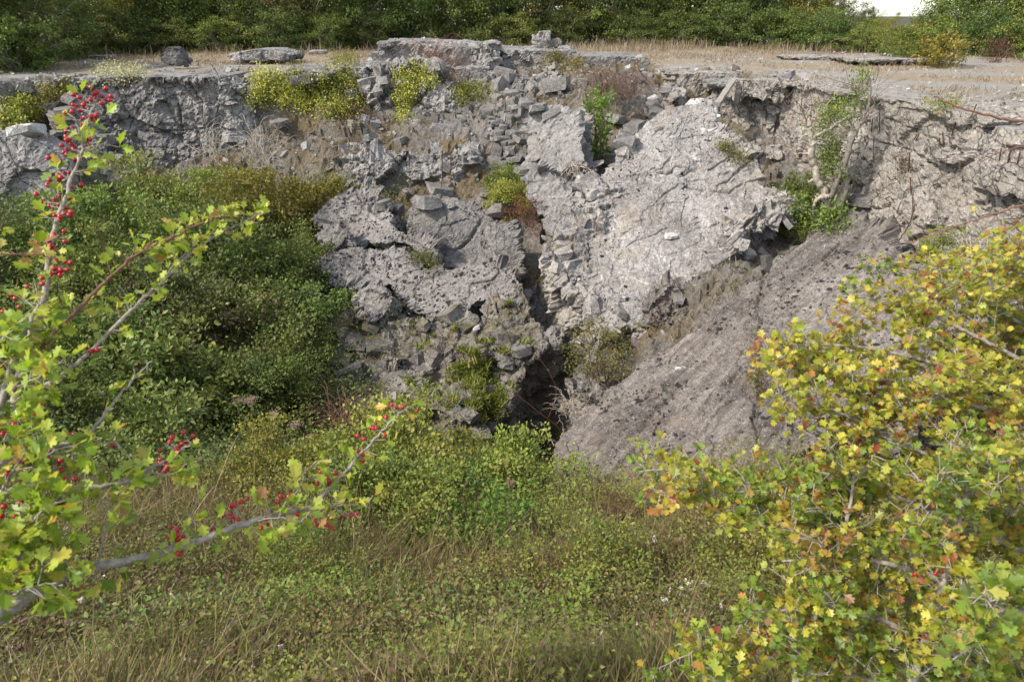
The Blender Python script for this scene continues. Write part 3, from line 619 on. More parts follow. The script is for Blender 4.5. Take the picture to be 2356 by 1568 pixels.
# wooden beam propped in the notch
def tube(paths, sides=6, col=None):
    """paths: list of (points, radii) -> V, F quads"""
    VV, FF = [], []; off = 0
    for pts, rad in paths:
        P = np.array(pts, float); R_ = np.array(rad, float) if np.ndim(rad) else np.full(len(P), rad)
        if len(R_) != len(P): R_ = np.interp(np.linspace(0, 1, len(P)), np.linspace(0, 1, len(R_)), R_)
        T = np.gradient(P, axis=0); T /= np.linalg.norm(T, axis=1)[:, None]+1e-9
        up = np.array([.13, .27, .95]); A = np.cross(T, up); A /= np.linalg.norm(A, axis=1)[:, None]+1e-9; B = np.cross(T, A)
        th = np.linspace(0, 2*np.pi, sides, endpoint=False)
        ring = P[:, None] + R_[:, None, None]*(np.cos(th)[None, :, None]*A[:, None] + np.sin(th)[None, :, None]*B[:, None])
        n = len(P); VV.append(ring.reshape(-1, 3)); VV.append(P[[0, -1]])
        i = np.arange(n-1)[:, None]*sides; j = np.arange(sides)[None]; jn = (j+1) % sides
        q = np.stack([i+j, i+jn, i+sides+jn, i+sides+j], 2).reshape(-1, 4)+off
        c0 = off+n*sides; jj = np.arange(sides)
        k0 = np.stack([jj*0+c0, (jj+1) % sides+off, jj+off, jj*0+c0], 1)[:, :4]
        FF.append(q)
        off += n*sides+2
    return np.concatenate(VV), np.concatenate(FF)
def spline(pts, k=6, wob=0, seed=0):
    P = np.array(pts, float); n = len(P); r = np.random.default_rng(seed)
    Q = np.concatenate([[2*P[0]-P[1]], P, [2*P[-1]-P[-2]]]); o = []
    for i in range(n-1):
        p0, p1, p2, p3 = Q[i:i+4]
        for t in np.linspace(0, 1, k, endpoint=False):
            o.append(.5*((2*p1)+(p2-p0)*t+(2*p0-5*p1+4*p2-p3)*t*t+(3*p1-p0-3*p2+p3)*t**3))
    o.append(P[-1]); o = np.array(o)
    if wob: o[1:-1] += r.normal(size=(len(o)-2, 3))*wob
    return o
def beam():
    a = at(1650, 240, 21.6); b_ = at(1688, 184, 23.6); d = (b_-a)/np.linalg.norm(b_-a)
    s = np.cross(d, [0, 0, 1]); s /= np.linalg.norm(s); u = np.cross(s, d)
    V = []
    for k, t in enumerate(np.linspace(0, 1, 9)):
        c = a+(b_-a)*t
        for sx, sy in ((-1, -1), (1, -1), (1, 1), (-1, 1)): V.append(c + s*sx*(.085+.01*math.sin(k*2.1)) + u*sy*(.05+.01*math.cos(k*3)))
    F = [[4*k+i, 4*k+(i+1) % 4, 4*k+4+(i+1) % 4, 4*k+4+i] for k in range(8) for i in range(4)] + [[3, 2, 1, 0], [32, 33, 34, 35]]
    tag(obj('wooden_beam', mesh_from('wooden_beam', V, F, M['beam'])), 'weathered wooden beam propped between the slab tip and plateau edge', 'beam')
beam()
BVall = np.concatenate(BV); BFall = np.concatenate(BF)
bvh = BVHTree.FromPolygons(BVall.tolist(), BFall.tolist())
def hit(px, py):
    d = ray(px, py); h = bvh.ray_cast(Vector((0, 0, CAMZ)), Vector(d/np.linalg.norm(d)), 300)
    return (np.array(h[0]), np.array(h[1]), h[3]) if h[0] is not None else (None, None, None)
def drop(qx, qy, top=12.):
    h = bvh.ray_cast(Vector((qx, qy, top)), Vector((0, 0, -1)), 60)
    return np.array(h[0]) if h[0] is not None else np.array([qx, qy, PLAT])
# ------------------------------------------------------------------ leaf scattering
def hexc(*c): return np.array(c, float)
T_LEAF = (np.array([[0,0,0],[.30,.45,.07],[0,1,.0],[-.30,.45,.07]], float), np.array([[0,1,2],[0,2,3]]))
T_OVAL = (np.array([[0,0,0],[.2,.22,.05],[.27,.55,.06],[.0,1,-.06],[-.27,.55,.06],[-.2,.22,.05],[0,.5,0]], float), np.array([[0,1,6],[1,2,6],[2,3,6],[3,4,6],[4,5,6],[5,0,6]]))
_ho = [(0,0),(.03,.22),(.12,.36),(.31,.48),(.36,.60),(.22,.62),(.19,.66),(.30,.80),(.27,.90),(.14,.86),(.12,.89),(.10,.98),(0,1.0)]
_hp = _ho + [(-a_, b_) for a_, b_ in _ho[-2:0:-1]]
T_HAW = (np.array([[a_, b_, .10*abs(a_)*2-.06*b_*b_] for a_, b_ in _hp]+[[0,.5,-.01]], float),
         np.array([[k, (k+1) % len(_hp), len(_hp)] for k in range(len(_hp))]))
T_BLADE = (np.array([[-.5,0,0],[.5,0,0],[-.42,.4,.05],[.42,.4,.05],[-.28,.75,.17],[.28,.75,.17],[0,1,.32]], float), np.array([[0,1,3],[0,3,2],[2,3,5],[2,5,4],[4,5,6]]))
def frames(dirs, roll, rg):
    """rotation matrices whose local +Y is dirs, local Z kept near up, with random roll"""
    d = dirs/(np.linalg.norm(dirs, axis=1)[:, None]+1e-9)
    up = np.tile([0, 0, 1.], (len(d), 1)) + rg.normal(size=d.shape)*.15
    x = np.cross(d, up); x /= np.linalg.norm(x, axis=1)[:, None]+1e-9; z = np.cross(x, d)
    c, s = np.cos(roll)[:, None], np.sin(roll)[:, None]
    x2 = x*c+z*s; z2 = -x*s+z*c
    return np.stack([x2, d, z2], 1)          # rows are the local axes
def scatter(T, pos, R, size, col, wx=None):
    tv, tf = T; n = len(pos); m = len(tv)
    L = tv[None]*np.asarray(size, float).reshape(-1, 1, 1) if np.ndim(size) else np.tile(tv*size, (n, 1, 1))
    if L.shape[0] != n: L = np.tile(L, (n, 1, 1))
    L = L.copy()
    if wx is not None: L[:, :, 0] = tv[None, :, 0]*np.asarray(wx).reshape(-1, 1)
    V = (np.einsum('nmk,nkj->nmj', L, R) + pos[:, None]).reshape(-1, 3)
    F = (tf[None] + (np.arange(n)*m)[:, None, None]).reshape(-1, 3)
    return V, F, np.repeat(col, m, axis=0)
def pick(pal, n, rg, jit=.22):
    P = np.array([p[:3] for p in pal], float); w = np.array([p[3] for p in pal], float); w /= w.sum()
    c = P[rg.choice(len(P), n, p=w)]
    return np.clip(c*(1+rg.normal(size=(n, 1))*jit) + rg.normal(size=(n, 3))*.008, .004, .9)
def merge(parts):
    V, F, Cc = [], [], []; o = 0
    for v, f, c in parts:
        V.append(v); F.append(f+o); Cc.append(c); o += len(v)
    return np.concatenate(V), np.concatenate(F), np.concatenate(Cc)
def clumpy(n, rad, K, rg, clump=.28, zmin=-1, shell=.55, flat=1.0):
    """points in an uneven crown: K clumps spread through an ellipsoid, leaves gathered round them"""
    c = rg.normal(size=(K, 3)); c /= np.linalg.norm(c, axis=1)[:, None]
    c *= (shell+(1-shell)*rg.random((K, 1))**.6)*(1+.22*rg.normal(size=(K, 1))); c[:, 2] = np.maximum(c[:, 2], zmin+.1)
    k = rg.integers(0, K, n); sz = clump*(.6+.8*rg.random(K))
    off = rg.normal(size=(n, 3))*sz[k][:, None]*np.array([.62, .62, .42*flat])
    return (c[k]+off)*np.array(rad), k, c*np.array(rad)
def crown(name, n, rad, leaf, pal, seed, K=60, clump=.25, T=T_LEAF, zmin=-1, shell=.5, up=.5, toff=(0, 0, 0), mat='leafvar', twig=True, spray=0):
    rg = np.random.default_rng(seed)
    p, k, cc = clumpy(n, rad, K, rg, clump, zmin, shell)
    d = p/np.linalg.norm(np.array(rad)) + rg.normal(size=p.shape)*.8 + np.array([0, 0, up-.6])
    tint = pick(pal, K, rg, .25)
    col = .45*tint[k] + .55*pick(pal, n, rg, .25)
    R = frames(d, rg.normal(size=n)*.7, rg)
    V, F, Cc = scatter(T, p+np.array(toff), R, leaf*(.6+.7*rg.random(n)), col)
    return mesh_from(name, V, F, M[mat], Cc), cc+np.array(toff)
def stems_mesh(name, targets, root, rg, r0=.06, r1=.008, mat='bark', wob=.12, sides=5):
    paths = []
    for t in targets:
        a = np.array(root)+rg.normal(size=3)*[.12, .12, 0]; mid = a*.45+t*.55 + rg.normal(size=3)*wob; mid[2] += .1*np.linalg.norm(t-a)
        P = spline([a, a*.7+mid*.3+rg.normal(size=3)*wob*.5, mid, t], 4); paths.append((P, np.linspace(r0*rg.uniform(.5, 1), r1, len(P))))
    V, F = tube(paths, sides); return mesh_from(name, V, F, M[mat], smooth=True)

# palettes (r, g, b, weight)
G_DEEP = [(.075,.11,.026,4),(.11,.145,.035,3),(.17,.18,.045,1.5),(.05,.075,.02,1)]
G_MID = [(.12,.16,.035,4),(.17,.205,.045,3),(.25,.25,.06,1.5),(.08,.11,.028,2)]
G_OLIVE = [(.20,.19,.032,4),(.26,.23,.04,3),(.13,.14,.025,2),(.30,.24,.05,1)]
G_YEL = [(.22,.25,.04,3),(.30,.29,.05,3),(.14,.18,.035,2),(.38,.33,.09,1)]
G_LIME = [(0.160,0.260,0.035,4),(0.220,0.300,0.050,3),(0.110,0.190,0.030,2)]
G_BROWN = [(0.132,0.102,0.042,3),(0.096,0.090,0.034,3),(0.180,0.120,0.048,2),(0.060,0.066,0.024,2)]
G_PURP = [(.13,.095,.055,3),(.13,.15,.04,5),(.15,.08,.05,1),(.15,.18,.045,3)]
G_CLEM = [(.42,.43,.06,4),(.52,.48,.12,3),(.28,.33,.05,2),(.58,.54,.26,1)]
G_CLEMW = [(0.420,0.380,0.220,3),(0.500,0.470,0.360,3),(0.320,0.300,0.100,3)]
G_RED = [(0.140,0.045,0.035,3),(0.100,0.060,0.030,2),(0.200,0.060,0.040,1)]
G_GOLD = [(0.220,0.170,0.050,3),(0.150,0.140,0.040,3),(0.300,0.200,0.060,1),(0.100,0.110,0.030,1)]

# ------------------------------------------------------------------ trees and scrub behind the plateau
TW = {}
def tree_variant(k, pal, seed, rad=(2.9, 2.6, 3.0), n=20000):
    me, cc = crown('crown', n, rad, .125, pal, seed, K=120, clump=.17, zmin=-.92, shell=.45, toff=(0, 0, rad[2]*.86))
    rg = np.random.default_rng(seed+1)
    t = stems_mesh('trunk', cc[rg.choice(len(cc), 26)], (0, 0, -.1), rg, .10, .012, wob=.25)
    TW[k] = (me, t)
tree_variant('deep', G_DEEP+G_MID[:1], 301); tree_variant('mid', G_MID+[(.20,.23,.05,3)], 302); tree_variant('olive', G_OLIVE, 303); tree_variant('yel', [(.13,.16,.03,3),(.09,.12,.025,3),(.20,.2,.045,1)], 304); tree_variant('brown', G_BROWN+G_MID[:2], 305)
tree_variant('low', G_MID, 306, (2.4, 1.8, 1.35), 14000); tree_variant('lowdeep', G_DEEP+G_MID[:1], 307, (2.4, 1.9, 1.5), 14000)
def tree(px, Y, kind, scale, label, cat='tree', name='tree', zs=1.0, rot=None, group='trees and scrub behind the plateau', py=110):
    p = at(px, py, Y); zz = float(zat(np.array([p[0]]), np.array([Y]))[0])
    o = empty(name, (p[0], Y, zz-.1), label, cat, group)
    o.scale = (scale, scale, scale*zs); o.rotation_euler = (0, 0, rot if rot is not None else (px*.37) % 6.28)
    me, t = TW[kind]
    for nm, dd in (('crown', me), ('trunk', t)):
        c = bpy.data.objects.new(nm, dd); C.objects.link(c); c.parent = o
    return o
def lineY(px): return float(np.interp(px, [-150, 0, 60, 130, 300, 700, 900, 1200, 1500, 1800, 2000, 2356, 2500], [25.5, 27, 31, 38, 43, 46, 48, 50, 52, 49, 44, 38, 36]))
TREES = [(-90,'deep',1.0,'dark green tree at the far left end of the tree line'),(20,'brown',.85,'brownish green low tree above the broad flat rim slab'),(75,'deep',1.0,'dark tree just behind the brownish low tree at the left end'),
 (150,'mid',.95,'mid green tree behind the thin slab on the left plateau'),(240,'olive',.9,'yellow tinged olive tree between two darker green trees on the left'),(330,'deep',1.05,'dark green tree behind the pointed standing stone'),
 (410,'mid',1.0,'green tree a little right of the pointed standing stone'),(490,'yel',1.0,'yellowish green tree above the left end of the long low slab'),(575,'deep',1.05,'very dark tree above the long low slab'),
 (655,'brown',1.0,'brown tinted tree at the right end of the long low slab'),(735,'mid',1.1,'green tree above the small flat stone'),(820,'deep',1.1,'dark tree just left of the flat topped block'),
 (900,'yel',1.1,'bright yellow green tree behind the left part of the flat topped block'),(985,'deep',1.15,'dark tree behind the middle of the flat topped block'),(1070,'mid',1.15,'green tree behind the right end of the flat topped block'),
 (1150,'deep',1.15,'dark tree behind the gap between the rim blocks'),(1235,'brown',1.15,'brown tinted tree behind the tall upright stone'),(1320,'mid',1.1,'green tree just right of the tall upright stone'),
 (1405,'deep',1.15,'dark green tree above the tangled dead brush'),(1490,'yel',1.1,'yellow green tree at the start of the tall dry grass'),(1580,'mid',1.15,'green tree over the tall dry grass'),
 (1670,'deep',1.15,'dark tree over the right part of the tall dry grass'),(1755,'deep',1.1,'large dark crown left of the brownish trees on the right'),(1840,'olive',.85,'olive brown tree at the left side of the sky gap'),
 (1925,'brown',.52,'low brown tree under the left of the sky gap'),(2110,'olive',.36,'low yellowish bush under the sky gap'),(2020,'olive',.38,'low rusty olive bush left below the sky gap'),
 (2200,'mid',.95,'green tree at the right side of the sky gap'),(2290,'deep',.95,'dark green tree near the right end of the tree line'),(2390,'mid',.95,'green tree at the far right end of the tree line')]
for px, k, s_, lb in TREES: tree(px, lineY(px)+2.4, k, s_, lb, zs=1.05)
LOWS = [(30,'low',.8),(120,'lowdeep',.8),(215,'low',.8),(300,'lowdeep',.9),(400,'low',.75),(520,'low',.8),(640,'lowdeep',.9),(760,'low',.85),(850,'lowdeep',.8),(1180,'low',.8),(1290,'lowdeep',.8),(1450,'lowdeep',.8),(1560,'low',.9),
        (1680,'lowdeep',.95),(1790,'low',.95),(1890,'lowdeep',.9),(2260,'lowdeep',.8),(2350,'low',.8),(1990,'low',.6),(2090,'lowdeep',.55)]
LOWL = ['low bush in front of the brownish tree at the left end','dark low bush above the gully at the left end','low bush behind the thin slab near the trees','dark low bush left behind the pointed stone','pale low bush right of the pointed stone',
 'low bush behind the left end of the long low slab','dark low bush behind the right end of the long low slab','low bush behind the small flat stone','dark low bush beside the left of the flat topped block','low bush in the gap right of the flat topped block',
 'dark low bush right of the tall upright stone','dark low bush at the left end of the tall dry grass','low bush behind the middle of the tall dry grass','dark low bush near the right end of the tall dry grass','broad low bush in front of the dark crowns on the right',
 'dark low bush behind the low flat outcrop','dark low bush behind the small golden bush on the right','low bush at the right end of the tree line','low bush behind the pale outcrop under the sky gap','dark low bush between pale outcrop and golden bush']
for (px, k, s_), lb in zip(LOWS, LOWL): tree(px, lineY(px)-.2, k, s_, lb, 'bush', 'bush', group='low bushes at the foot of the tree line')
# thinner tall saplings against the sky gap
for i, (px, sc) in enumerate([(1985, .22), (2150, .26)]):
    o = tree(px, lineY(px)+7, 'yel', sc, ['thin leafy sapling rising into the sky gap on its left','thin leafy sapling rising into the sky gap on its right'][i], 'tree', 'sapling', zs=2.1)
# distant wood behind
rg = np.random.default_rng(5)
n_ = 42000; xx = rg.uniform(-48, 48, n_); yy = 55+rg.random(n_)*7; hgt = 5.2+1.0*np.sin(xx*.5)+.8*np.sin(xx*1.3)
ang = xx/yy; hgt = np.where((ang > .42) & (ang < .66), .5, hgt)
zz = PLAT+.3+rg.random(n_)**.8*hgt; pp = np.stack([xx, yy, zz], 1)
V, F, cc = scatter(T_LEAF, pp, frames(rg.normal(size=pp.shape), rg.normal(size=n_), rg), .42, pick(G_DEEP, n_, rg))
tag(obj('woodland', mesh_from('woodland', V, F, M['leaf'], cc)), 'dark woodland mass behind the tree line', kind='stuff')

# ------------------------------------------------------------------ shrubs in the pit
SH = {}
def shrub_variant(k, pal, seed, n=11000, leaf=.062, T=T_LEAF, rad=(1, 1, .85)):
    me, cc = crown('foliage', n, rad, leaf, pal, seed, K=70, clump=.22, zmin=-.95, shell=.45, T=T, up=.9)
    rg = np.random.default_rng(seed+1)
    st = stems_mesh('stems', cc[rg.choice(len(cc), 22)]*1.08, (0, 0, -1.3), rg, .03, .006, 'twig', wob=.12)
    SH[k] = (me, st)
shrub_variant('olive', G_OLIVE, 401); shrub_variant('mid', G_MID+[(.26,.26,.05,3)], 402); shrub_variant('deep', G_DEEP+G_MID[:2], 403); shrub_variant('purp', G_PURP, 404)
shrub_variant('broad', G_MID+[(.15,.19,.05,2),(.25,.09,.05,.25)], 405, 4600, .10, T_OVAL); shrub_variant('yel', G_YEL, 406); shrub_variant('light', [(.17,.23,.04,3),(.25,.28,.05,3),(.11,.15,.03,2)], 407, 9000, .07)
PIT = [(640,455,20.6,1.75,'olive','wide olive yellow bush under the rubble slope left of the central heap'),(735,440,21.5,1.0,'olive','small olive bush touching the checkered slab'),
 (480,425,21.4,1.1,'light','light green bush at the foot of the dark cliff'),(500,520,19.3,1.6,'mid','mid green bush below the light green bush'),(330,455,21.2,1.6,'mid','yellow flecked green bush under the dark cliff, left half'),
 (210,520,18.4,1.5,'light','light bush right of the big dark boulder'),(390,580,17.5,1.6,'deep','dark bush below the yellow flecked bush'),(60,590,16.2,1.6,'deep','dark bush directly below the big dark boulder'),
 (200,650,15.0,1.4,'mid','green bush behind the upright berry branch'),(540,640,17.0,1.7,'deep','broad dark bush in the middle of the pit thicket'),(655,620,17.4,1.3,'deep','dark bush against the left foot of the central heap'),
 (350,720,14.2,1.45,'purp','purplish bush behind the two long hawthorn twigs'),(660,760,15.3,1.35,'deep','deep green bush next to the lower left of the central heap'),(520,770,14.3,1.45,'purp','dark purple tinged bush in the centre of the thicket'),
 (90,790,12.0,1.3,'mid','green bush low at the left edge behind hawthorn leaves'),(250,840,11.6,1.2,'broad','broad leaved bush with a few red leaves behind the hawthorn'),(640,880,13.2,1.2,'deep','dark bush beside the mossy concrete mound'),
 (420,880,11.8,1.2,'broad','broad leaved green bush below the purplish bush'),(540,930,12.0,1.1,'deep','shadowed bush left of the flowering hemp plants'),(130,950,9.8,1.05,'deep','dark bush between the lower hawthorn branches'),
 (330,1010,9.7,.95,'broad','low broad leaved bush above the long berry branch'),(700,600,18.6,.8,'mid','small bush squeezed under the jutting wedge block')]
def shrub(px, py, Y, r, k, label, cat='bush', name='shrub', rot=0, zs=1.0, group='bushes filling the pit'):
    p = at(px, py, Y)
    while py > 1000 and p[2] < float(zat(p[:1], p[1:2])[0])+.55*r and Y > 3: Y -= .12; p = at(px, py, Y)
    o = empty(name, tuple(p), label, cat, group)
    o.scale = (r, r, r*zs); o.rotation_euler = (0, 0, rot)
    for nm, dd in zip(('foliage', 'stems'), SH[k]):
        c = bpy.data.objects.new(nm, dd); C.objects.link(c); c.parent = o
    return o
for i, (px, py, Y, r, k, lb) in enumerate(PIT): shrub(px, py+(30 if py < 480 else 12 if py < 620 else 0), Y, r, k, lb, rot=i*1.1)
# bushes right of the pale slab and elsewhere
shrub_variant('lime', G_LIME, 408, 2600, .09, T_LEAF, (.55, .55, 1.2)); shrub_variant('gold', G_GOLD, 409, 3200, .06); shrub_variant('red', G_RED+[(.16,.10,.06,1)], 410, 3600, .055)
shrub_variant('thin', G_YEL+[(.10,.14,.03,2)], 411, 4500, .065)
MISC = [(1372,292,22.6,1.0,'lime','bright lime green young shrub between the upright slab and the huge slab','shrub'),(1850,470,19.0,.95,'deep','dark leafy bush at the foot of the bunker wall left of the gnarled tree','bush'),
 (1800,500,18.2,.7,'mid','green bush in the shadow right of the shattered chunk','bush'),(1900,540,17.2,.65,'deep','dark bramble clump above the peak of the sloping slab','bush'),(1180,460,22.0,.85,'yel','yellow green bush in the gully behind the dark block','bush'),
 (1215,500,20.9,.8,'red','reddish purple bush in the gully below the dark smooth slab','bush'),(1160,425,23,.7,'mid','green bush in the gully at the foot of the stone heap','bush'),(1380,800,13.5,.85,'gold','golden wild rose with orange hips over the dark cleft','shrub'),
 (1100,1205,7.3,.62,'lime2','bright green leafy shrub in the middle of the grass slope','shrub'),(900,1080,9.3,1.05,'yel','yellowish rose bush left of the small red fruited shrub','shrub'),(1060,1065,9.6,.7,'thin','slender shrub with red fruit before the dark cleft','shrub'),
 (1190,1120,8.9,.8,'light','green bush at the bottom of the dark cleft','bush'),(1000,1175,7.6,.75,'thin','thin yellow green bush behind the bright green shrub','shrub'),(1790,1290,5.4,.52,'thin','yellow green bush low in front of the hawthorn bush','shrub'),
 (1640,1240,6.1,.5,'gold','straggly gold leaved bush below the big sloping slab','shrub'),(1430,1190,7.2,.38,'red','dark red leaved dogwood at the foot of the sloping slab','shrub'),(1340,1290,5.3,.5,'thin','sparse bush in the dry grass under the sloping slab','shrub'),
 (820,1180,7.4,.7,'light','green bush behind the tip of the long berry branch','shrub'),(620,1110,9.2,.75,'olive','olive bush above the middle of the long berry branch','bush'),(700,1290,5.5,.4,'thin','sparse yellowish bush under the long berry branch','shrub'),
 (2180,590,13.4,.6,'mid','small bush at the foot of the bunker wall above the sloping slab','bush'),(2170,120,32,.9,'gold2','golden leaved bush on the pale outcrop of the right plateau','bush'),(2085,110,36,1.2,'light','pale green bush left of the golden bush','bush'),
 (2290,118,34,.7,'red','purple brown bare bush at the right edge of the plateau','bush')]
shrub_variant('lime2', [(.13,.22,.03,4),(.18,.27,.04,3),(.09,.15,.03,2)], 412, 2600, .085, T_OVAL); shrub_variant('gold2', [(.36,.28,.06,3),(.24,.22,.04,3)], 413, 2200, .14, T_OVAL)
for i, (px, py, Y, r, k, lb, ct) in enumerate(MISC):
    shrub(px, py, Y, r, k, lb, ct, 'shrub' if ct == 'shrub' else 'bush', rot=i*.9, group='shrubs about the slabs and slope')

# ------------------------------------------------------------------ creepers laid over rock: leaves dropped on the surface they cover
def inpoly(q, poly):
    x, y = q; c = False; n = len(poly)
    for i in range(n):
        x1, y1 = poly[i]; x2, y2 = poly[(i+1) % n]
        if (y1 > y) != (y2 > y) and x < (x2-x1)*(y-y1)/(y2-y1)+x1: c = not c
    return c
def patch_points(poly, n, rg, clump=None, spread=10):
    xs_ = [p[0] for p in poly]; ys_ = [p[1] for p in poly]; o = []
    cl = None
    if clump:
        cl = []
        while len(cl) < clump:
            q = (rg.uniform(min(xs_), max(xs_)), rg.uniform(min(ys_), max(ys_)))
            if inpoly(q, poly): cl.append(q)
    t = 0
    while len(o) < n and t < n*6:
        t += 1
        if cl: c = cl[rg.integers(len(cl))]; q = (c[0]+rg.normal()*spread, c[1]+rg.normal()*spread)
        else: q = (rg.uniform(min(xs_), max(xs_)), rg.uniform(min(ys_), max(ys_)))
        if not cl and not inpoly(q, poly): continue
        h, nn, dist = hit(*q)
        if h is None or dist > 60: continue
        o.append((h, nn))
    return np.array([a for a, b in o]), np.array([b for a, b in o])
def creeper(poly, n, leaf, pal, label, seed, thick=.22, clump=30, spread=9, name='clematis', cat='climbing plant', mult=6, T=T_LEAF, flowers=0):
    rg = np.random.default_rng(seed)
    h, nn = patch_points(poly, max(60, n//mult), rg, clump, spread)
    k = rg.integers(0, len(h), n)
    p = h[k] + nn[k]*(rg.random((n, 1))**1.5*thick) + rg.normal(size=(n, 3))*.10
    d = nn[k]*.4 + rg.normal(size=(n, 3))*.8
    V, F, cc = scatter(T, p, frames(d, rg.normal(size=n)*.6, rg), leaf*(.6+.7*rg.random(n)), pick(pal, n, rg))
    c0 = h.mean(0)
    o = empty(name, tuple(c0), label, cat)
    obj('foliage', mesh_from('foliage', V-c0, F, M['leaf'], cc)).parent = o
    if name in ('weed', 'grass_strip', 'herb_strip', 'dry_plant'): return o
    kk = rg.choice(len(h), min(24, len(h)))
    left = list(kk[1:]); seq = [kk[0]]
    while left:
        j = min(left, key=lambda q: np.linalg.norm(h[q]-h[seq[-1]])); seq.append(j); left.remove(j)
    paths = [(spline([h[j]+nn[j]*.05-c0 for j in seq], 5, .02), .008)]
    v, f = tube(paths, 4); obj('stems', mesh_from('stems', v, f, M['twig'])).parent = o
    return o
creeper([(575,178),(640,172),(655,205),(700,215),(745,215),(745,240),(700,243),(640,238),(590,225)], 7000, .085, G_CLEM, 'bright yellow clematis spilling over the rubble right of the dark cliff', 501, clump=34, spread=11)
creeper([(650,178),(690,172),(700,200),(660,215)], 1800, .085, G_YEL, 'green yellow clematis just under the rounded ledge block', 502, clump=10, spread=9)
creeper([(735,185),(790,165),(822,185),(826,235),(815,270),(740,262),(705,240),(725,205)], 6500, .08, G_CLEM+G_YEL, 'large clematis and bramble tangle left of the slanted blocky mass', 503, clump=34, spread=11, thick=.5)
creeper([(770,205),(825,210),(845,240),(840,290),(790,285),(760,240)], 3500, .07, G_RED+G_BROWN, 'dark reddish bramble under the clematis tangle', 504, clump=26, spread=11, thick=.4, name='bramble')
creeper([(905,170),(930,150),(975,148),(1000,165),(1000,195),(960,200),(940,225),(918,215)], 4800, .075, G_CLEM, 'yellow clematis draped over the top of the slanted blocky mass', 505, clump=30, spread=8)
creeper([(905,210),(950,205),(945,250),(930,275),(905,250)], 1800, .07, G_CLEM, 'thin clematis strands hanging down the slanted blocky mass', 506, clump=20, spread=7)
creeper([(1045,205),(1090,193),(1125,205),(1130,225),(1100,238),(1055,228)], 3000, .07, G_YEL, 'green clematis mat right of the slanted blocky mass', 507, clump=18, spread=8)
creeper([(5,240),(60,230),(110,215),(150,195),(155,210),(110,235),(75,262),(70,295),(30,290),(0,262)], 8000, .075, G_CLEM+G_YEL[:1], 'pale clematis trailing down the gully at the far left', 508, clump=40, spread=9)
creeper([(100,200),(150,188),(158,205),(145,235),(110,240)], 2200, .065, G_GOLD, 'straggly golden bramble at the top of the left gully', 509, clump=20, spread=9, name='bramble', thick=.5)
creeper([(215,168),(260,160),(320,160),(350,170),(330,176),(240,176)], 3800, .075, G_CLEMW, 'whitish seed headed clematis along the top of the dark cliff', 510, clump=24, spread=7, thick=.25)
creeper([(760,130),(815,130),(825,150),(770,150)], 2200, .07, G_YEL+G_GOLD, 'green creeper on the rim left of the flat topped block', 511, clump=16, spread=9)
creeper([(1240,140),(1275,115),(1290,150),(1255,162)], 1500, .07, G_GOLD, 'gold and green creeper hanging on the pale streaked wall', 512, clump=14, spread=8, thick=.4)
creeper([(1305,140),(1345,135),(1345,165),(1300,165)], 1500, .07, G_GOLD, 'golden creeper beside the low broken wall', 513, clump=12, spread=8, thick=.4)
creeper([(1130,430),(1200,390),(1205,440),(1190,480),(1140,465)], 2600, .07, G_YEL+G_MID[:2], 'green creeper climbing the gully wall below the stone heap', 514, clump=22, spread=9, thick=.4)
creeper([(1820,440),(1870,430),(1950,500),(1960,520),(1880,540),(1830,500)], 4200, .08, G_MID+G_LIME[:1], 'glossy green ivy carpeting the foot of the gnarled tree', 515, clump=30, spread=12, name='ivy', thick=.35)
creeper([(1660,330),(1700,360),(1760,395),(1745,400),(1690,370),(1655,345)], 1500, .05, G_BROWN+G_OLIVE, 'brown green grass strip along the narrow broken ledge', 516, clump=20, spread=5, name='grass_strip', cat='grass')
creeper([(940,580),(970,590),(1020,610),(1000,616),(950,596)], 2000, .045, [(.13,.15,.03,3),(.20,.20,.05,2),(.08,.08,.03,2)], 'green moss and herb strip above the broad lichen slab', 517, clump=24, spread=5, name='herb_strip', cat='plant')
creeper([(1730,770),(1755,790),(1770,900),(1745,920),(1728,880)], 1600, .04, G_RED+G_GOLD+G_MID[:1], 'reddish weeds growing along the joint of the sloping slab', 518, clump=30, spread=6, name='weed', cat='plant', thick=.08)
# bush foliage on bunker wall crack
creeper([(2080,360),(2095,360),(2095,425),(2078,415)], 500, .05, G_BROWN+G_RED, 'dry reddish tuft hanging in a crack of the bunker wall', 519, clump=8, spread=6, name='dry_plant', cat='plant')
creeper([(2120,238),(2180,245),(2220,256),(2180,252)], 900, .05, G_MID+G_OLIVE, 'low green weeds along the top edge of the bunker wall', 520, clump=10, spread=5, name='weed', cat='plant', thick=.08)

# ------------------------------------------------------------------ fern tufts on the mossy mound
def fern_mesh(seed, nfr=60, L=.15):
    rg = np.random.default_rng(seed); n = nfr; th = rg.uniform(0, 6.28, n); el = rg.uniform(.35, 1.4, n)
    d = np.stack([np.cos(th)*np.cos(el), np.sin(th)*np.cos(el), np.sin(el)], 1)
    c = pick([(.16,.19,.025,4),(.23,.25,.045,3),(.11,.13,.025,2),(.32,.26,.08,1)], n, rg)
    V, F, cc = scatter(T_BLADE, rg.normal(size=(n, 3))*[.05, .05, .0], frames(d, rg.normal(size=n)*.2+math.pi, rg), L*(.6+.6*rg.random(n)), c, wx=np.full(n, .020))
    return mesh_from('fern_tuft', V, F, M['leaf'], cc)
FM = [fern_mesh(600+i) for i in range(5)]
rg = np.random.default_rng(61)
fern_px = [(1052,755),(1130,785),(1098,832),(1060,805),(1088,850),(1045,870),(1070,890),(1000,740),(955,745),(1158,808),(1210,790),(945,880),(975,800),(1030,935),(1170,700),(1000,775),(830,760),(820,800),(880,810)]
for _ in range(95):
    t = rg.random(); fern_px.append((1085+t*45+rg.normal()*26, 820+t*150+rg.normal()*16))
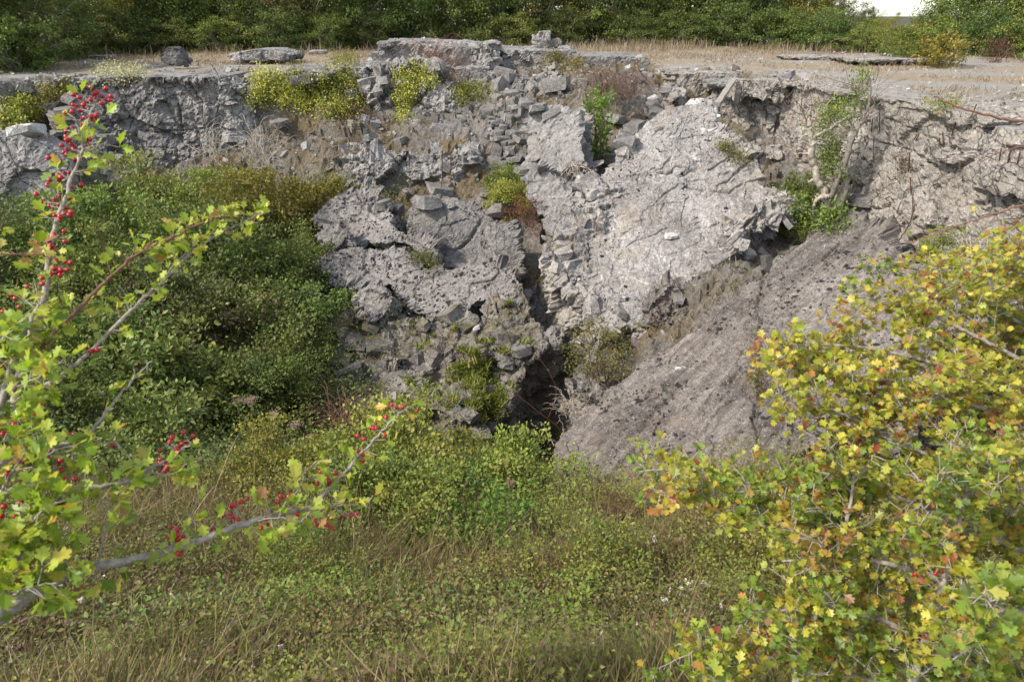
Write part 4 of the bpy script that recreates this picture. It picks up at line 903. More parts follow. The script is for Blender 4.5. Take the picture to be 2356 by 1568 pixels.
for i, (px, py) in enumerate(fern_px):
    h, nn, _d = hit(px, py)
    if h is None: continue
    o = obj('fern_tuft', FM[i % 5]); o.location = h; s_ = rg.uniform(.9, 1.4)*(1.2 if i < 14 else 1.1); o.scale = (s_,)*3; o.rotation_euler = (rg.normal()*.2, rg.normal()*.2, rg.uniform(0, 6))
    tag(o, 'yellow green fern tuft growing on the mossy concrete mound', 'fern', 'fern tufts on the mossy concrete mound')
# ------------------------------------------------------------------ loose stones
def rock_mesh(seed, npt=11, bevel=.0):
    """angular block: a box with its corners hacked off by random planes"""
    r = np.random.default_rng(seed); bm = bmesh.new(); bmesh.ops.create_cube(bm, size=1); r_z = r.uniform(.3, .7)
    for v in bm.verts: v.co = Vector((v.co.x*1.0+r.normal()*.07, v.co.y*.78+r.normal()*.06, v.co.z*r_z+r.normal()*.06))
    for _ in range(npt):
        q = Vector(r.normal(size=3)).normalized()
        ext = max(v.co.dot(q) for v in bm.verts); cut = ext*r.uniform(.62, .9)
        geo = bm.verts[:]+bm.edges[:]+bm.faces[:]
        res = bmesh.ops.bisect_plane(bm, geom=geo, plane_co=q*cut, plane_no=q, clear_outer=True)
        ed = [x for x in res['geom_cut'] if isinstance(x, bmesh.types.BMEdge)]
        if ed: bmesh.ops.edgenet_fill(bm, edges=ed)
    if bevel: bmesh.ops.bevel(bm, geom=bm.edges[:], offset=bevel, segments=1, affect='EDGES', clamp_overlap=True)
    bmesh.ops.recalc_face_normals(bm, faces=bm.faces); bmesh.ops.triangulate(bm, faces=bm.faces)
    V = np.array([v.co[:] for v in bm.verts]); F = np.array([[v.index for v in f.verts] for f in bm.faces]); bm.free()
    return V, F
RK = [rock_mesh(700+i, 5, .015) for i in range(7)]
RKs = [rock_mesh(720+i, 3) for i in range(10)]
def rockobj(px, py, size, mat, label, k, cat='stone', name='stone', sq=(1, 1, 1), group=None, sink=.25):
    h, nn, d = hit(px, py); s_ = size/FPX*(d*.97); V, F = RK[k % 7]
    key = 'rk%d%s' % (k % 7, mat)
    if key not in MC: MC[key] = mesh_from(name, V, F, M[mat])
    o = obj(name, MC[key]); o.location = h+nn*s_*sink*.6+np.array([0, 0, s_*.05]); o.scale = (s_*sq[0], s_*sq[1], s_*sq[2]); o.rotation_euler = ((k*.7) % .6-.3, (k*.37) % .5-.25, (k*1.7) % 6.28)
    return tag(o, label, cat, group)
MC = {}
rockobj(70,316,62,'white','whitish rounded stone under the clematis at the far left', 0, sq=(1,1,.8))
STN = [(1098,757,22,'white','small white stone on the mossy mound below the lichen slab'),(1545,547,26,'white','white chip on the lower part of the huge pale slab'),(1220,985,70,'dark','dark boulder deep down in the cleft'),
 (1010,445,60,'stone','loose rounded block perched on top of the dark upright block'),(985,470,55,'stone','second loose block beside the perched rounded block'),(1135,470,45,'stone','small jagged stone standing at the right end of the dark block'),
 (1120,452,32,'stone','small stone balanced above the jagged stone'),(1150,492,48,'stone','rough stone below the jagged stone at the gully side'),(905,485,48,'dark','dark block stuck between the checkered slab and dark block'),
 (880,470,36,'stone','squared loose stone on the right edge of the checkered slab'),(785,840,60,'mossy','mossy block low on the left of the central heap'),(830,790,62,'mossy','rounded mossy block above the low mossy block'),
 (880,805,66,'mossy','flat mossy block right of the rounded mossy block'),(860,760,50,'mossy','small mossy block higher on the left of the mound'),(800,870,60,'dark','dark slabby block at the foot of the heap by the bushes'),
 (1165,835,46,'stone','pale stone at the right shoulder of the mossy mound above the cleft'),(1200,810,40,'stone','rough stone over the cleft beside the ferns'),(1420,282,44,'stone','flat stone left of the huge slab top'),(1460,300,52,'stone','blocky stone piled at the upper left edge of the huge slab'),
 (1440,335,48,'stone','stone lower down the upper left edge of the huge slab'),(1410,345,36,'stone','small stone by the lime green shrub'),(1400,370,40,'stone','grey stone at the foot of the lime green shrub'),(1505,265,50,'stone','flat slab piece near the small squared leaning block'),
 (1280,205,54,'stone','pale boulder among the gully blocks'),(1215,240,40,'stone','stone under the gully blocks'),(1240,255,46,'grey','grey stone just above the upright slab'),(1190,250,34,'grey','small grey stone left above the upright slab'),(690,185,44,'stone','grey stone within the clematis on the rubble slope'),
 (800,222,36,'stone','stone sticking out of the clematis tangle'),(850,320,30,'stone','stone on the rubble slope below the slanted blocky mass'),(925,330,34,'stone','stone below the right corner of the slanted blocky mass'),(640,285,34,'stone','pale stone on the slope right of the dark cliff'),
 (1990,470,50,'stone','stone at the foot of the bunker wall by the gnarled tree'),(1560,690,30,'stone','small stone beside the rusty stained boulder'),(1485,745,34,'stone','stone at the lower tip of the rusty stained boulder'),(1430,720,28,'stone','pale stone low on the huge pale slab'),
 (1345,880,40,'stone','stone on the earthy bank under the wild rose'),(1720,590,34,'white','whitish stone under the shattered chunk'),(120,240,44,'stone','stone in the left gully beside the broad flat slab'),(150,270,40,'stone','dark stone midway down the left gully'),(135,300,34,'grey','grey stone right of the whitish rounded stone')]
for i, (px, py, sz, mt, lb) in enumerate(STN): rockobj(px, py, sz, mt, lb, i+1, sq=(1, 1, .8+.3*((i*7) % 5)/5))
rg = np.random.default_rng(77)
for i in range(64):       # the heap of angular stones between the upright slab and the slope
    t = rg.random(); px = 1150+rg.normal()*18+t*35; py = 268+t*120+rg.normal()*5
    rockobj(px, py, rg.uniform(16, 34), 'stone', 'angular stone in the heap left of the upright slab', i, group='stones heaped left of the upright slab', sq=(1, .9, 1), sink=.4)
# rubble nobody could count
def rubble(name, pts, nrm, sizes, colr, mat, label, rg, parent=None, axis_=None):
    parts = []
    k = rg.integers(0, 10, len(pts))
    for j in range(10):
        V0, F0 = RKs[j]; m_ = k == j; n = m_.sum()
        if not n: continue
        dr = rg.normal(size=(n, 3))*[1, 1, .4] if axis_ is None else np.array(axis_)+rg.normal(size=(n, 3))*.33
        R = frames(dr, rg.normal(size=n)*(1 if axis_ is None else .3), rg)
        parts.append(scatter((V0, F0), pts[m_], R, sizes[m_], colr[m_]))
    V, F, cc = merge(parts)
    o = obj(name, mesh_from(name, V, F, mat, cc)); o['kind'] = 'stuff'
    if parent is not None: o.parent = parent; return o
    return tag(o, label, kind='stuff')
m_, nt, out = newmat('loose_rubble'); g = N(nt)
v = g.n('ShaderNodeTexCoord').outputs['Object']; a_ = g.n('ShaderNodeAttribute', attribute_name='col').outputs['Color']
c = g.mix(.8, a_, g.ramp(g.noise(v, 14, 8, .75), .3, .7, (.45, .43, .4, 1), (1.4, 1.4, 1.4, 1)), 'MULTIPLY')
p = g.n('ShaderNodeBsdfPrincipled'); p.inputs['Roughness'].default_value = .92; g.l(c, p.inputs['Base Color']); g.l(p.outputs[0], out.inputs[0]); M['rub'] = m_
rg = np.random.default_rng(88)
n_ = 22000; qx = rg.uniform(-17.5, 10.5, n_); qy = rg.uniform(11, 33, n_)
s_ = sdist(qx, qy, crater); mead_ = masks(qx, qy, s_); dens = fbm(np.stack([qx*.7, qy*.7, qx*0], 1), 44, 4)*.5+.5
keep = (s_ > -.3) & (mead_ < .35) & (rg.random(n_) < np.clip((dens-.38)*2.6, .06, .8)); qx, qy = qx[keep], qy[keep]
sz = .04+.34*rg.random(len(qx))**6; P_ = np.array([drop(a, b) for a, b in zip(qx, qy)]); ok = P_[:, 2] < zat(qx, qy)+.12; P_, sz, qx, qy = P_[ok], sz[ok], qx[ok], qy[ok]; P_[:, 2] += sz*.12
rubble('rubble', P_, None, sz, pick([(.22,.205,.19,4),(.20,.19,.18,3),(.30,.285,.26,2),(.38,.36,.33,.4),(.13,.12,.115,2)], len(qx), rg, .15), M['rub'], 'loose grey concrete rubble strewn over the slopes of the pit', rg)
# broken blocks embedded in the shattered masses
def embed(parent, poly, n, smin, smax, mat, seed, pw=2.6, sink=.10):
    rg = np.random.default_rng(seed); h, nn = patch_points(poly, int(n*.15), rg)
    sz = smin+(smax*1.1-smin)*rg.random(len(h))**pw
    rubble('broken_pieces', h-nn*sz[:, None]*(sink+.10), None, sz, np.ones((len(h), 3))*.3, M[mat], '', rg, parent, (rg.normal()*.4+.8, rg.normal()*.3+.3, rg.normal()*.3))
OB = {o['label']: o for o in C.objects if 'label' in o}
def ob(s): return next(o for l, o in OB.items() if s in l)
embed(ob('mossy broken concrete mound'), [(765,740),(900,700),(1090,730),(1230,700),(1265,770),(1190,860),(1120,1000),(1000,970),(760,930)], 560, .10, .75, 'mossy', 3001)
embed(ob('dark fractured concrete cliff'), [(160,190),(380,188),(390,250),(420,320),(330,400),(190,400),(140,300)], 520, .12, .62, 'grey', 3002, sink=.25)
embed(ob('rough crumbly flank'), [(1262,560),(1290,490),(1345,425),(1400,340),(1440,300),(1480,275),(1500,290),(1440,380),(1390,440),(1352,560),(1370,700),(1330,700),(1250,600)], 330, .10, .60, 'pale', 3003)
embed(ob('shattered pale chunk'), [(1700,500),(1790,450),(1825,470),(1815,520),(1700,585),(1660,560)], 70, .15, .7, 'pale', 3004)
embed(ob('tilted blocky mass'), [(845,195),(960,135),(1010,180),(1075,280),(1000,310),(870,260)], 150, .2, .85, 'grey', 3005, sink=.3)
embed(ob('ragged low wall'), [(745,365),(1085,350),(1100,420),(1000,470),(800,430)], 150, .15, .7, 'grey', 3006, sink=.3)
embed(ob('rounded pale block in the gully'), [(1150,165),(1240,170),(1330,190),(1340,230),(1240,270),(1190,300),(1150,230)], 150, .2, .9, 'stone', 3007)
embed(ob('broad flat slab with a worn top'), [(-10,195),(130,190),(130,225),(90,240),(-10,240)], 60, .15, .6, 'grey', 3008)
embed(ob('cracked low rim block'), [(745,165),(865,165),(860,200),(760,200)], 40, .2, .7, 'grey', 3009)
embed(ob('low broken wall with flat top'), [(1345,140),(1540,150),(1560,200),(1500,250),(1400,200)], 150, .12, .6, 'stone', 3010)
embed(ob('earthy rubble bank'), [(1300,860),(1440,850),(1320,990),(1290,930)], 60, .1, .4, 'mossy', 3011)
# crumbs of concrete on the roof plateau
n_ = 9000; qx = rg.uniform(-22, 24, n_); qy = rg.uniform(12, 40, n_); s_ = sdist(qx, qy, crater)
keep = (s_ < -.1) & (rg.random(n_) < np.clip((fbm(np.stack([qx*.5, qy*.5, qx*0], 1), 48, 3)*.5+.5-.4)*4, .1, 1)); qx, qy = qx[keep], qy[keep]
P_ = np.array([drop(a, b) for a, b in zip(qx, qy)]); sz = .02+.09*rg.random(len(qx))**4; P_[:, 2] += sz*.2
rubble('rubble', P_, None, sz, pick([(.30,.28,.25,3),(.2,.185,.165,2),(.38,.36,.33,1)], len(qx), rg, .15), M['rub'], 'concrete crumbs scattered on the roof plateau', rg)
# chalk chips in the grass slope
n_ = 4200; qx = rg.uniform(-4, 4.5, n_); qy = rg.uniform(1.9, 7, n_)
dn = fbm(np.stack([qx*1.3, qy*1.3, qx*0], 1), 45, 3)*.5+.5; keep = rg.random(n_) < np.clip((dn-.46)*7, .03, 1)*np.interp(qx, [-4, -1, 1.5, 4], [.1, .6, 1, .6]); qx, qy = qx[keep], qy[keep]
P_ = np.array([drop(a, b) for a, b in zip(qx, qy)]); sz = .018+.045*rg.random(len(qx))**2.2; P_[:, 2] += .03+.09*rg.random(len(qx))
rubble('gravel', P_, None, sz, pick([(.62,.56,.50,3),(.5,.43,.37,1)], len(qx), rg, .1), M['rub'], 'small white chalk chips lying among the grass', rg)

# ------------------------------------------------------------------ grass and herbs (uncountable)
def grass_on(name, n, area, size, width, pal, label, rg, filt, lean=.5, dens=None, T=T_BLADE, mat='grass', zoff=0, ytaper=0, patchy=False):
    x0, x1, y0, y1 = area
    u = rg.random(n); qy = y0+(y1-y0)*u**(1+ytaper); hw = np.maximum(np.abs(x0), np.abs(x1))
    qx = rg.uniform(x0, x1, n)
    if dens: qx, qy = dens(qx, qy, rg)
    k = filt(qx, qy, rg); qx, qy = qx[k], qy[k]; n = len(qx)
    z_ = zat(qx, qy)+zoff
    d = np.stack([rg.normal(size=n)*lean, rg.normal(size=n)*lean, np.ones(n)], 1)
    sz = rg.uniform(*size, n)*(.6+.5*rg.random(n))
    cl = pick(pal, n, rg)
    if patchy:
        q1 = NG(qx, qy, 1.1, 91); q2 = NG(qx, qy, .55, 92)
        sz = sz*np.clip(.35+1.5*(q1-.15), .35, 1.6); b_ = np.clip((q2-.45)*5, 0, 1)[:, None]*.35
        cl = cl*(1-b_)+b_*np.array([.18, .12, .06])*(.6+.8*rg.random((n, 1)))
        d = d+np.stack([(NG(qx, qy, .9, 93)-.5)*3, (NG(qx, qy, .9, 94)-.5)*3, 0*qx], 1)
    V, F, cc = scatter(T, np.stack([qx, qy, z_], 1), frames(d, rg.uniform(0, 6.28, n), rg), sz, cl, wx=rg.uniform(*width, n) if width else None)
    return tag(obj(name, mesh_from(name, V, F, M[mat], cc)), label, kind='stuff')
rg = np.random.default_rng(99)
NG = lambda x, y, sc, sd: fbm(np.stack([x*sc, y*sc, x*0], 1), sd, 3)*.5+.5
def in_frame(x, y, z=None):
    return np.abs(x) < (y+1.2)*.86+.4
TAN = [(.29,.215,.11,4),(.40,.31,.18,2),(.20,.145,.07,4),(.11,.075,.04,2)]
GRN = [(.13,.15,.03,4),(.19,.20,.04,3),(.26,.24,.06,2),(.07,.085,.02,2)]
def meadow_f(x, y, rg):
    s = sdist(x, y, crater); m = masks(x, y, s); return (m > rg.random(len(x))) & in_frame(x, y) & (y < 12)
grass_on('dry_grass', 62000, (-8.5, 8.5, 1.7, 11), (.18, .52), (.0035, .008), TAN, 'dry tan grass stems covering the near slope', rg, meadow_f, lean=.75, ytaper=.9, patchy=True)
grass_on('grass', 150000, (-8.5, 8.5, 1.7, 11), (.12, .38), (.005, .011), GRN+[(.13,.11,.05,2)], 'green grass blades covering the near slope', rg, meadow_f, lean=.8, ytaper=.9, patchy=True)
def herbs(name, n, area, leafr, pal, label, rg, hmax, sd, thr, filt, T=T_LEAF, K=1800, spread=.16):
    x0, x1, y0, y1 = area
    cx = rg.uniform(x0, x1, K); cy = y0+(y1-y0)*rg.random(K)**1.6; kp = filt(cx, cy, rg) & (NG(cx, cy, .8, sd) > thr); cx, cy = cx[kp], cy[kp]; K = len(cx)
    ch = hmax*(.3+.7*rg.random(K)); k = rg.integers(0, K, n)
    qx = cx[k]+rg.normal(size=n)*spread*(.5+ch[k]); qy = cy[k]+rg.normal(size=n)*spread*(.5+ch[k]); z_ = zat(qx, qy)+rg.random(n)**.7*ch[k]+.02
    tint = pick(pal, K, rg, .2)[k]
    d = rg.normal(size=(n, 3))*[1, 1, .5]+[0, 0, .35]
    V, F, cc = scatter(T, np.stack([qx, qy, z_], 1), frames(d, rg.normal(size=n)*.5, rg), rg.uniform(*leafr, n), .5*tint+.5*pick(pal, n, rg))
    return tag(obj(name, mesh_from(name, V, F, M['leaf'], cc)), label, kind='stuff')
herbs('weeds', 165000, (-7.5, 7.5, 1.9, 11), (.013, .032), [(.15,.18,.03,3),(.22,.23,.045,3),(.10,.12,.025,2),(.22,.15,.05,1.5)], 'small leaved green weeds woven through the near slope', rg, .38, 46, .36, meadow_f)
herbs('low_herbs', 45000, (-7.5, 7.5, 1.9, 10), (.02, .045), [(.16,.10,.05,3),(.12,.07,.04,3),(.20,.15,.07,2),(.13,.12,.04,2)], 'brown withered herbs woven through the near slope', rg, .30, 47, .42, meadow_f)
herbs('leafy_undergrowth', 16000, (-6, 5, 2.5, 10.5), (.03, .055), [(.15,.21,.035,3),(.20,.25,.05,3),(.09,.13,.03,2),(.22,.12,.06,.5)], 'broader leaved green undergrowth on the near slope', rg, .35, 48, .52, meadow_f, T=T_OVAL, K=700)
def edge_band(x, y, rg): return (x > -4.2) & (x < 3.2) & (masks(x, y, sdist(x, y, crater)) > .3) & in_frame(x, y)
herbs('tall_weeds', 26000, (-4.2, 3.2, 6.2, 10.6), (.022, .05), [(.20,.22,.04,3),(.14,.17,.03,3),(.26,.22,.06,2),(.20,.10,.05,1.2)], 'tall mixed weeds along the lower edge of the near slope', rg, .85, 50, .38, edge_band, K=420, spread=.10)
grass_on('tall_grass', 16000, (-4.5, 4.5, 4.5, 10.6), (.45, .95), (.004, .008), TAN+[(.20,.18,.06,3)], 'long thin grass stems rising over the near slope', rg, meadow_f, lean=.45, patchy=True)
def thick_f(x, y, rg): return (x < -3.0) & in_frame(x, y+2) & (sdist(x, y, crater) > .5)
herbs('undergrowth', 70000, (-15, -2.6, 8, 23), (.05, .085), G_DEEP+G_MID, 'dark leafy undergrowth between the bushes in the pit', rg, .9, 49, .2, thick_f, K=900, spread=.35)
# herbs and dry grass on the rubble slopes
def rub_f(x, y, rg):
    s = sdist(x, y, crater); return (s > .1) & (masks(x, y, s) < .4) & (NG(x, y, .55, 53) > .47+.12*rg.random(len(x)))
herbs('slope_herbs', 60000, (-13, 9, 11, 32), (.025, .05), [(.14,.11,.045,4),(.17,.14,.06,3),(.10,.11,.03,2),(.14,.07,.05,1),(.20,.17,.09,2)], 'low brown green herbs on the rubble slopes', rg, .14, 54, .40, rub_f, K=2600, spread=.2)
grass_on('slope_grass', 50000, (-13, 9, 11, 32), (.12, .30), (.010, .018), TAN+[(.12,.11,.04,3)], 'thin dry grass on the rubble slopes', rg, rub_f, lean=.8)
# plateau grass
def plat_f(x, y, rg):
    s = sdist(x, y, crater); band = smooth(26, 38, y); m = NG(x, y*1.0, .38, 55)
    far = smooth(-5, -1, y-np.interp(x/y, [-.75, -.6, -.3, 0, .3, .6, .75], [28, 38, 45, 48, 51, 42, 36]))
    return (s < -.15) & (y > 9) & in_frame(x, y) & (y < 52) & (rg.random(len(x)) < np.clip((m-.47)*5+far*.6-(x > 6)*(y < 30)*.25, .015, 1))
PT = [(.30,.225,.145,4),(.37,.30,.21,3),(.24,.17,.11,3),(.17,.12,.07,2),(.16,.15,.06,1)]
grass_on('plateau_grass', 150000, (-34, 36, 12, 52), (.10, .24), (.012, .026), PT, 'short pale dry grass on the concrete roof plateau', rg, plat_f, lean=.6)
def edge_f(x, y, rg):
    fl = np.interp(x/y, [-.75, -.6, -.3, 0, .3, .6, .75], [28, 38, 45, 48, 51, 42, 36]); return (y > fl-4.5) & (y < fl+2) & in_frame(x, y) & (rg.random(len(x)) < np.interp(x/y, [-.7, -.4, .05, .12, .4, .5, .8], [.2, .35, .2, .9, .9, .12, .05])) & (NG(x, y, .5, 56) > .4)
grass_on('tall_dry_grass', 60000, (-34, 36, 25, 54), (.35, .75), (.016, .03), PT, 'tall pale dry grass in front of the tree line', rg, edge_f, lean=.28)

# ------------------------------------------------------------------ flowering and tall herbs on the slope
def agrimony(seed, h=1.0):
    rg = np.random.default_rng(seed)
    P = spline([(0, 0, -.1), (rg.normal()*.03, rg.normal()*.03, h*.5), (rg.normal()*.06, rg.normal()*.06, h)], 6)
    V, F = tube([(P, np.linspace(.007, .003, len(P)))], 5); st = mesh_from('stem', V, F, M['redtwig'])
    n = 70; t = rg.random(n); pos = np.array([P[int(a*(len(P)-1))] for a in t]); th = rg.uniform(0, 6.28, n); d = np.stack([np.cos(th), np.sin(th), rg.normal(size=n)*.3+.1], 1)
    v, f, cc = scatter(T_OVAL, pos, frames(d, rg.normal(size=n)*.3, rg), .06+.06*rg.random(n), pick([(.09,.13,.03,3),(.14,.17,.04,2),(.17,.10,.06,1)], n, rg)); v_ = v.copy()
    lf = mesh_from('leaves', v_, f, M['leaf'], cc)
    n = 420; hp = np.array([[rg.normal()*.01, rg.normal()*.01, h+.008*rg.normal()] for _ in range(1)]); k = rg.integers(0, 1, n)
    v, f, cc = scatter(T_LEAF, hp[k]+rg.normal(size=(n, 3))*[.045, .045, .022], frames(rg.normal(size=(n, 3))+[0, 0, 1], rg.normal(size=n), rg), .014+.008*rg.random(n), pick([(.42,.28,.25,3),(.5,.38,.33,2),(.3,.17,.14,2)], n, rg))
    return st, lf, mesh_from('flower_head', v, f, M['leaf'], cc)
AG = [agrimony(800+i) for i in range(3)]
AGP = [(560,985,11.4,1.0,'tall pink headed hemp agrimony, leftmost of the group before the thicket'),(590,1000,11.2,1.1,'tall hemp agrimony just right of the leftmost one'),(640,1015,11,.9,'hemp agrimony in the middle of the group before the thicket'),
 (690,1045,10.5,.9,'hemp agrimony at the right of the group before the thicket'),(730,1060,10.2,.8,'short hemp agrimony by the mossy mound'),(985,1075,9.7,.7,'hemp agrimony left of the red fruited shrub'),(1135,1150,8.6,.7,'hemp agrimony behind the bright green shrub'),
 (1250,1080,9.3,.9,'hemp agrimony standing at the lower corner of the sloping slab'),(1300,1110,8.6,.8,'hemp agrimony in front of the sloping slab corner'),(1175,1200,7.4,.6,'pale headed hemp agrimony right of the bright green shrub'),(945,1200,7.4,.6,'pale headed hemp agrimony left of the bright green shrub'),
 (690,1150,8.2,.8,'hemp agrimony behind the long berry branch')]
for i, (px, py, Y, h_, lb) in enumerate(AGP):
    p = at(px, py, Y); zz = float(zat(np.array([p[0]]), np.array([Y]))[0]); o = empty('hemp_agrimony', (p[0], Y, zz), lb, 'wild flower', 'hemp agrimony on the near slope'); o.scale = (h_*1.2,)*2+(max(.5, (p[2]-zz)*1.0) if p[2]-zz > .5 else h_,); o.rotation_euler = (0, 0, i)
    for nm, dd in zip(('stem', 'leaves', 'flower_head'), AG[i % 3]):
        c = bpy.data.objects.new(nm, dd); C.objects.link(c); c.parent = o
# thin dead stalks
def stalk(px0, py0, px1, py1, Y, r, label, mat='redtwig', name='dead_stalk', cat='dead stem'):
    a = at(px0, py0, Y); b_ = at(px1, py1, Y-.05); a2 = a-(b_-a)*.25; P = spline([a2, (a+b_)/2+rg.normal(size=3)*.03, b_], 7, .006, 3)
    V, F = tube([(P, np.linspace(r, r*.4, len(P)))], 5); tag(obj(name, mesh_from(name, V, F, M[mat])), label, cat, 'dead stalks on the slope')
stalk(1085,1220,1068,1040,8.2,.008,'pale upright dead stalk above the bright green shrub','deadwood')
stalk(690,1520,692,1280,3.3,.004,'thin dark upright stalk low in the left grass')
stalk(945,1480,912,1300,3.4,.005,'pale leaning dead stalk in the middle of the grass','deadwood')
stalk(1060,1560,1050,1330,2.9,.0035,'pale thin stalk in the bottom centre of the grass','deadwood')
stalk(1620,1560,1590,1400,2.9,.004,'dark thin stalk under the hawthorn bush')
stalk(1270,1340,1205,1210,5.0,.004,'thin pale grass stalk leaning right of the bright green shrub','deadwood')
# ------------------------------------------------------------------ gnarled ivy grown tree before the bunker wall
def Z3(x, y): return (1570+x*.3335, y*.3335)
def pxpath(pts, Y): return [at(*Z3(*q), Y) if not isinstance(Y, (list, tuple)) else None for q in pts]
tY = 17.9
base = at(*Z3(1060, 1480), tY); tr = empty('gnarled_tree', tuple(base), 'gnarled half dead tree with bleached limbs and ivy before the bunker wall', 'tree')
rg = np.random.default_rng(31)
def limb(name, pts, rad, mat, k=6, wob=.012, dy=0, parent=tr, extra=None):
    P3 = [at(*Z3(*q[:2]), tY+(q[2] if len(q) > 2 else 0)+dy)-base for q in pts]
    P = spline(P3, k, wob, int(pts[0][0])); paths = [(P, rad)] + (extra or [])
    V, F = tube(paths, 8); o = obj(name, mesh_from(name, V, F, M[mat], smooth=True)); o.parent = parent; return P
trunk = [limb('trunk', [(1010,1500),(985,1400),(975,1320),(935,1250),(915,1160),(890,1080),(893,1000),(890,950),(875,880),(880,820)], [.11,.10,.095,.09,.085,.07,.05], 'deadwood'),
         limb('trunk', [(1055,1500),(1075,1400),(1110,1310),(1140,1230)], [.16,.15,.12,.07], 'deadwood', dy=.1),
         limb('trunk', [(1015,1370),(1060,1270),(1100,1170),(1140,1070),(1160,990),(1200,900),(1240,840),(1300,770),(1370,700)], [.07,.075,.08,.075,.065,.05,.03,.012], 'bark', dy=-.1)]
for pts, r_, mt in [([(900,960),(905,950),(980,905),(1040,870),(1100,830),(1150,800)],[.045,.035,.012],'deadwood'),([(890,960),(850,930),(800,970)],[.05,.015],'deadwood'),([(890,900),(840,850),(790,815),(750,800)],[.035,.012],'deadwood'),
   ([(895,1000),(930,985),(985,995)],[.035,.015],'deadwood'),([(930,950),(970,965),(985,980)],[.03,.015],'deadwood'),([(890,1075),(850,1060),(770,1062)],[.05,.012],'deadwood'),([(880,1045),(830,1010),(770,995)],[.035,.01],'deadwood'),
   ([(1150,1020),(1180,985),(1235,987)],[.03,.012],'deadwood'),([(930,1300),(1010,1285),(1080,1300),(1150,1290)],[.07,.08,.05],'deadwood'),([(1010,1355),(950,1360),(910,1400),(900,1475)],[.06,.05,.03],'deadwood'),
   ([(920,1350),(1040,1350),(1150,1340)],[.05,.06,.04],'deadwood'),([(870,1260),(910,1240),(990,1235),(1060,1225)],[.02,.05,.04],'deadwood'),([(880,830),(890,760),(920,690)],[.02,.006],'twig'),([(870,880),(820,740),(770,690)],[.02,.006],'twig'),
   ([(1235,840),(1230,740),(1200,640),(1165,590)],[.035,.01],'bark'),([(1250,820),(1290,700),(1300,600),(1280,490)],[.035,.01],'bark'),([(1240,840),(1300,800),(1370,770)],[.025,.008],'bark'),([(1300,760),(1330,690),(1340,640)],[.02,.006],'bark'),
   ([(1200,900),(1130,820),(1060,780),(990,760)],[.025,.006],'bark'),([(1160,990),(1080,940),(1010,900)],[.02,.006],'bark')]:
    limb('branch', pts, r_, mt, dy=rg.normal()*.15)
tw = []
for _ in range(90):
    a = np.array([rg.uniform(1150, 1380), rg.uniform(560, 860)]) if rg.random() < .6 else np.array([rg.uniform(700, 930), rg.uniform(640, 850)])
    A = at(*Z3(*a), tY+rg.normal()*.3)-base; d = rg.normal(size=3)*[.2, .2, .15]+[0, 0, .18]; tw.append((spline([A, A+d*.5+rg.normal(size=3)*.04, A+d*1.6], 4), np.array([.007, .003])))
V, F = tube(tw, 4); obj('twigs', mesh_from('twigs', V, F, M['twig'])).parent = tr
def blobleaves(blobs, leaf, pal, T=T_LEAF):
    P_ = []
    for zx, zy, rx, ry, n in blobs:
        c0 = np.array([at(*Z3(zx+rg.normal()*rx*.5, zy+rg.normal()*ry*.5), tY+rg.normal()*.28) for _ in range(n//9)])
        P_.append(c0[rg.integers(0, len(c0), n)]+rg.normal(size=(n, 3))*.09)
    P_ = np.concatenate(P_)-base+np.array([0, .28, 0]); n = len(P_)
    return scatter(T, P_, frames(rg.normal(size=(n, 3))+[0, 0, .3], rg.normal(size=n)*.6, rg), leaf*(.6+.7*rg.random(n)), pick(pal, n, rg))
V, F, cc = blobleaves([(1090,790,120,90,1300),(1010,900,90,130,700),(1050,1060,110,120,1300),(1040,1180,80,110,800),(1250,640,70,130,550),(1290,530,40,50,250),(1140,1250,40,120,350),(1240,860,90,60,200)], .06, G_LIME[:1]+G_MID+G_YEL[:2])
obj('ivy', mesh_from('ivy', V, F, M['leaf'], cc)).parent = tr
# ------------------------------------------------------------------ rusty rods sticking out of the bunker wall
rgr = np.random.default_rng(41)
V0, F0 = tube([(np.array([[0, 0, 0], [0, .25, .0], [0, .6, .01], [0, 1, .03]]), .5)], 6)
rodme = mesh_from('rebar_rod', V0*[.03, 1, .03], F0, M['rust'])
rods = [(1430,870,35,0),(1400,905,60,5),(1450,920,90,-4),(1500,915,70,0),(1530,938,80,-2),(1610,970,60,-40),(1600,960,50,-35),(1690,962,30,0),(1850,887,60,0),(1900,1025,50,-10),(1915,1115,60,38),(1640,1140,60,-8),(1455,1082,60,-2),(1510,1095,40,0),
        (1280,1158,40,0),(1345,1195,40,-15),(1420,1220,40,0),(1630,1228,50,15),(2005,1245,40,5),(1335,1318,50,0),(1190,1248,45,0),(1290,1018,40,0),(1800,1020,70,-90),(1775,1000,35,-90),(1320,1100,110,-80),(1578,1340,80,-90),(1590,1480,100,-85),(1400,1370,90,-20),
        (1440,1365,60,-5),(1545,1520,60,5),(1650,1560,70,10),(2165,1280,50,15),(2205,1380,50,15),(2110,1385,40,0),(2185,1110,60,-75),(2245,1120,60,-70),(2310,1130,60,-70),(2240,995,50,0),(1560,1180,90,-75),(1360,920,110,-80),(1305,905,60,-70),
        (1660,690,55,25),(960,770,70,15),(660,870,60,-55),(820,750,60,-60),(1990,810,80,-50),(1215,1190,40,0),(1480,1160,30,0),(1375,1270,30,0),(1660,1320,40,0),(1750,1420,40,5),(2030,1345,40,0),(1860,930,70,-60),(1255,940,50,20)]
wallI.name = 'bunker_wall'
